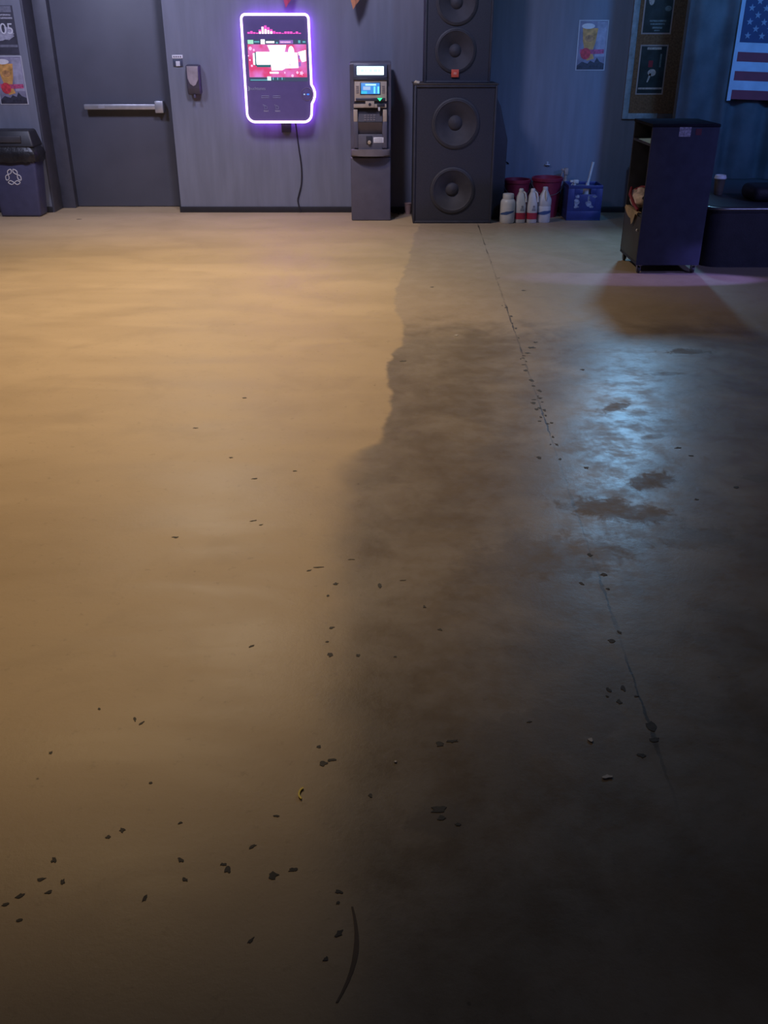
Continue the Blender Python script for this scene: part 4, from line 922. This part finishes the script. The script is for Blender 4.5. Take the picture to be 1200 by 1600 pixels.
for row in range(9):
    for c_ in range(6 if row % 2 == 0 else 5):
        sx_ = FX0 + FW * .4 * ((2 * c_ + 1 + (row % 2)) / 12); sz_ = FZ0 + 6 * sh + 7 * sh * (row + 1) / 10
        r_ = .0308 * FH
        pts = [(sx_ + r_ * (1 if q % 2 == 0 else .40) * math.sin(R(36 * q)), sz_ + sagz(sx_) + r_ * (1 if q % 2 == 0 else .40) * math.cos(R(36 * q))) for q in range(10)]
        bm = BM(); prism(bm, pts, wave(sx_) - .0052, wave(sx_) - .0034); obj('star', bm, mat('flag_star', (0.15, 0.17, 0.25), .7), cn, 0)
obj('hoist_band', cloth_strip(FX0 - .032, FX0, FZ0 - .012, FZ0 + FH, 0, 3), fw_, fl, 60)

# ------------------------------------------------------------------ pennants hanging at the top of the view
def pennant(x, y, ztip, col, label, flip):
    p = root('paper_pennant', (x, y, ztip), label, 'pennant', 'folded paper pennants')
    m = mat('pennant_' + label.split()[0], col, .6, var=.15); m2 = mat('pennant_shade_' + label.split()[0], [c * .75 for c in col], .6, var=.15)
    bm = BM(); prism(bm, [(x, ztip), (x + .02, ztip + .03), (x + .012, ztip + .30), (x - .045, ztip + .30), (x - .028, ztip + .10)], y - .002, y); obj('front_fold', bm, m, p, 0)
    bm = BM(); prism(bm, [(x + .008, ztip + .016), (x + .055, ztip + .07), (x + .12, ztip + .30), (x + .012, ztip + .30)], y + .006, y + .008); obj('back_fold', bm, m2, p, 0)
    bm = BM(); tube(bm, [(x + .02, y + .003, ztip + .29), (x + .02, y + .003, 3.55)], .0015, 5); obj('string', bm, mat('string_dark', (.05, .05, .05), .6), p, 60)
pennant(-.865, 9.2, 1.764, (0.62, 0.06, 0.16), 'pink folded paper pennant hanging above the jukebox', 1)
pennant(-.272, 9.2, 1.752, (0.58, 0.22, 0.10), 'orange folded paper pennant hanging above the cash machine', 1)

# ------------------------------------------------------------------ litter on the floor
bm = BM(); arc = [R(q) for q in range(100, 251, 15)]
prism(bm, [(-.180 + .0125 * math.cos(q), 1.535 + .019 * math.sin(q)) for q in arc] + [(-.180 + .0085 * math.cos(q), 1.535 + .0145 * math.sin(q)) for q in arc[::-1]], .0006, .004, 'XY')
tag(obj('yellow_clip', bm, mat('yellow_plastic', (0.85, 0.66, 0.04), .5), None, 60), 'tiny curved yellow plastic bit lying on the floor', 'litter')
wsc = mat('paper_white', (0.55, 0.52, 0.50), .6)
def leafscrap(x, y, a, bw, rot, label):
    bm = BM(); pts = []
    for i in range(9):
        t = 2 * math.pi * i / 9; k = random.uniform(.55, 1.2); px, py = a * k * math.cos(t), bw * k * math.sin(t)
        pts.append((x + px * math.cos(rot) - py * math.sin(rot), y + px * math.sin(rot) + py * math.cos(rot)))
    prism(bm, pts, .0004, .003, 'XY'); tag(obj('paper_scrap', bm, wsc, None, 0), label, 'litter', 'paper scraps on the dark floor')
leafscrap(.512, 1.588, .012, .006, .2, 'white paper scrap on the dark floor, lower of the two at right')
leafscrap(.498, 1.712, .006, .009, .1, 'white paper scrap on the dark floor, upper of the two at right')
leafscrap(.027, 1.638, .004, .003, .1, 'tiny white speck of paper near the centre of the dark floor')
leafscrap(.415, 5.13, .010, .008, .1, 'tiny white crumb far out on the floor left of the joint')
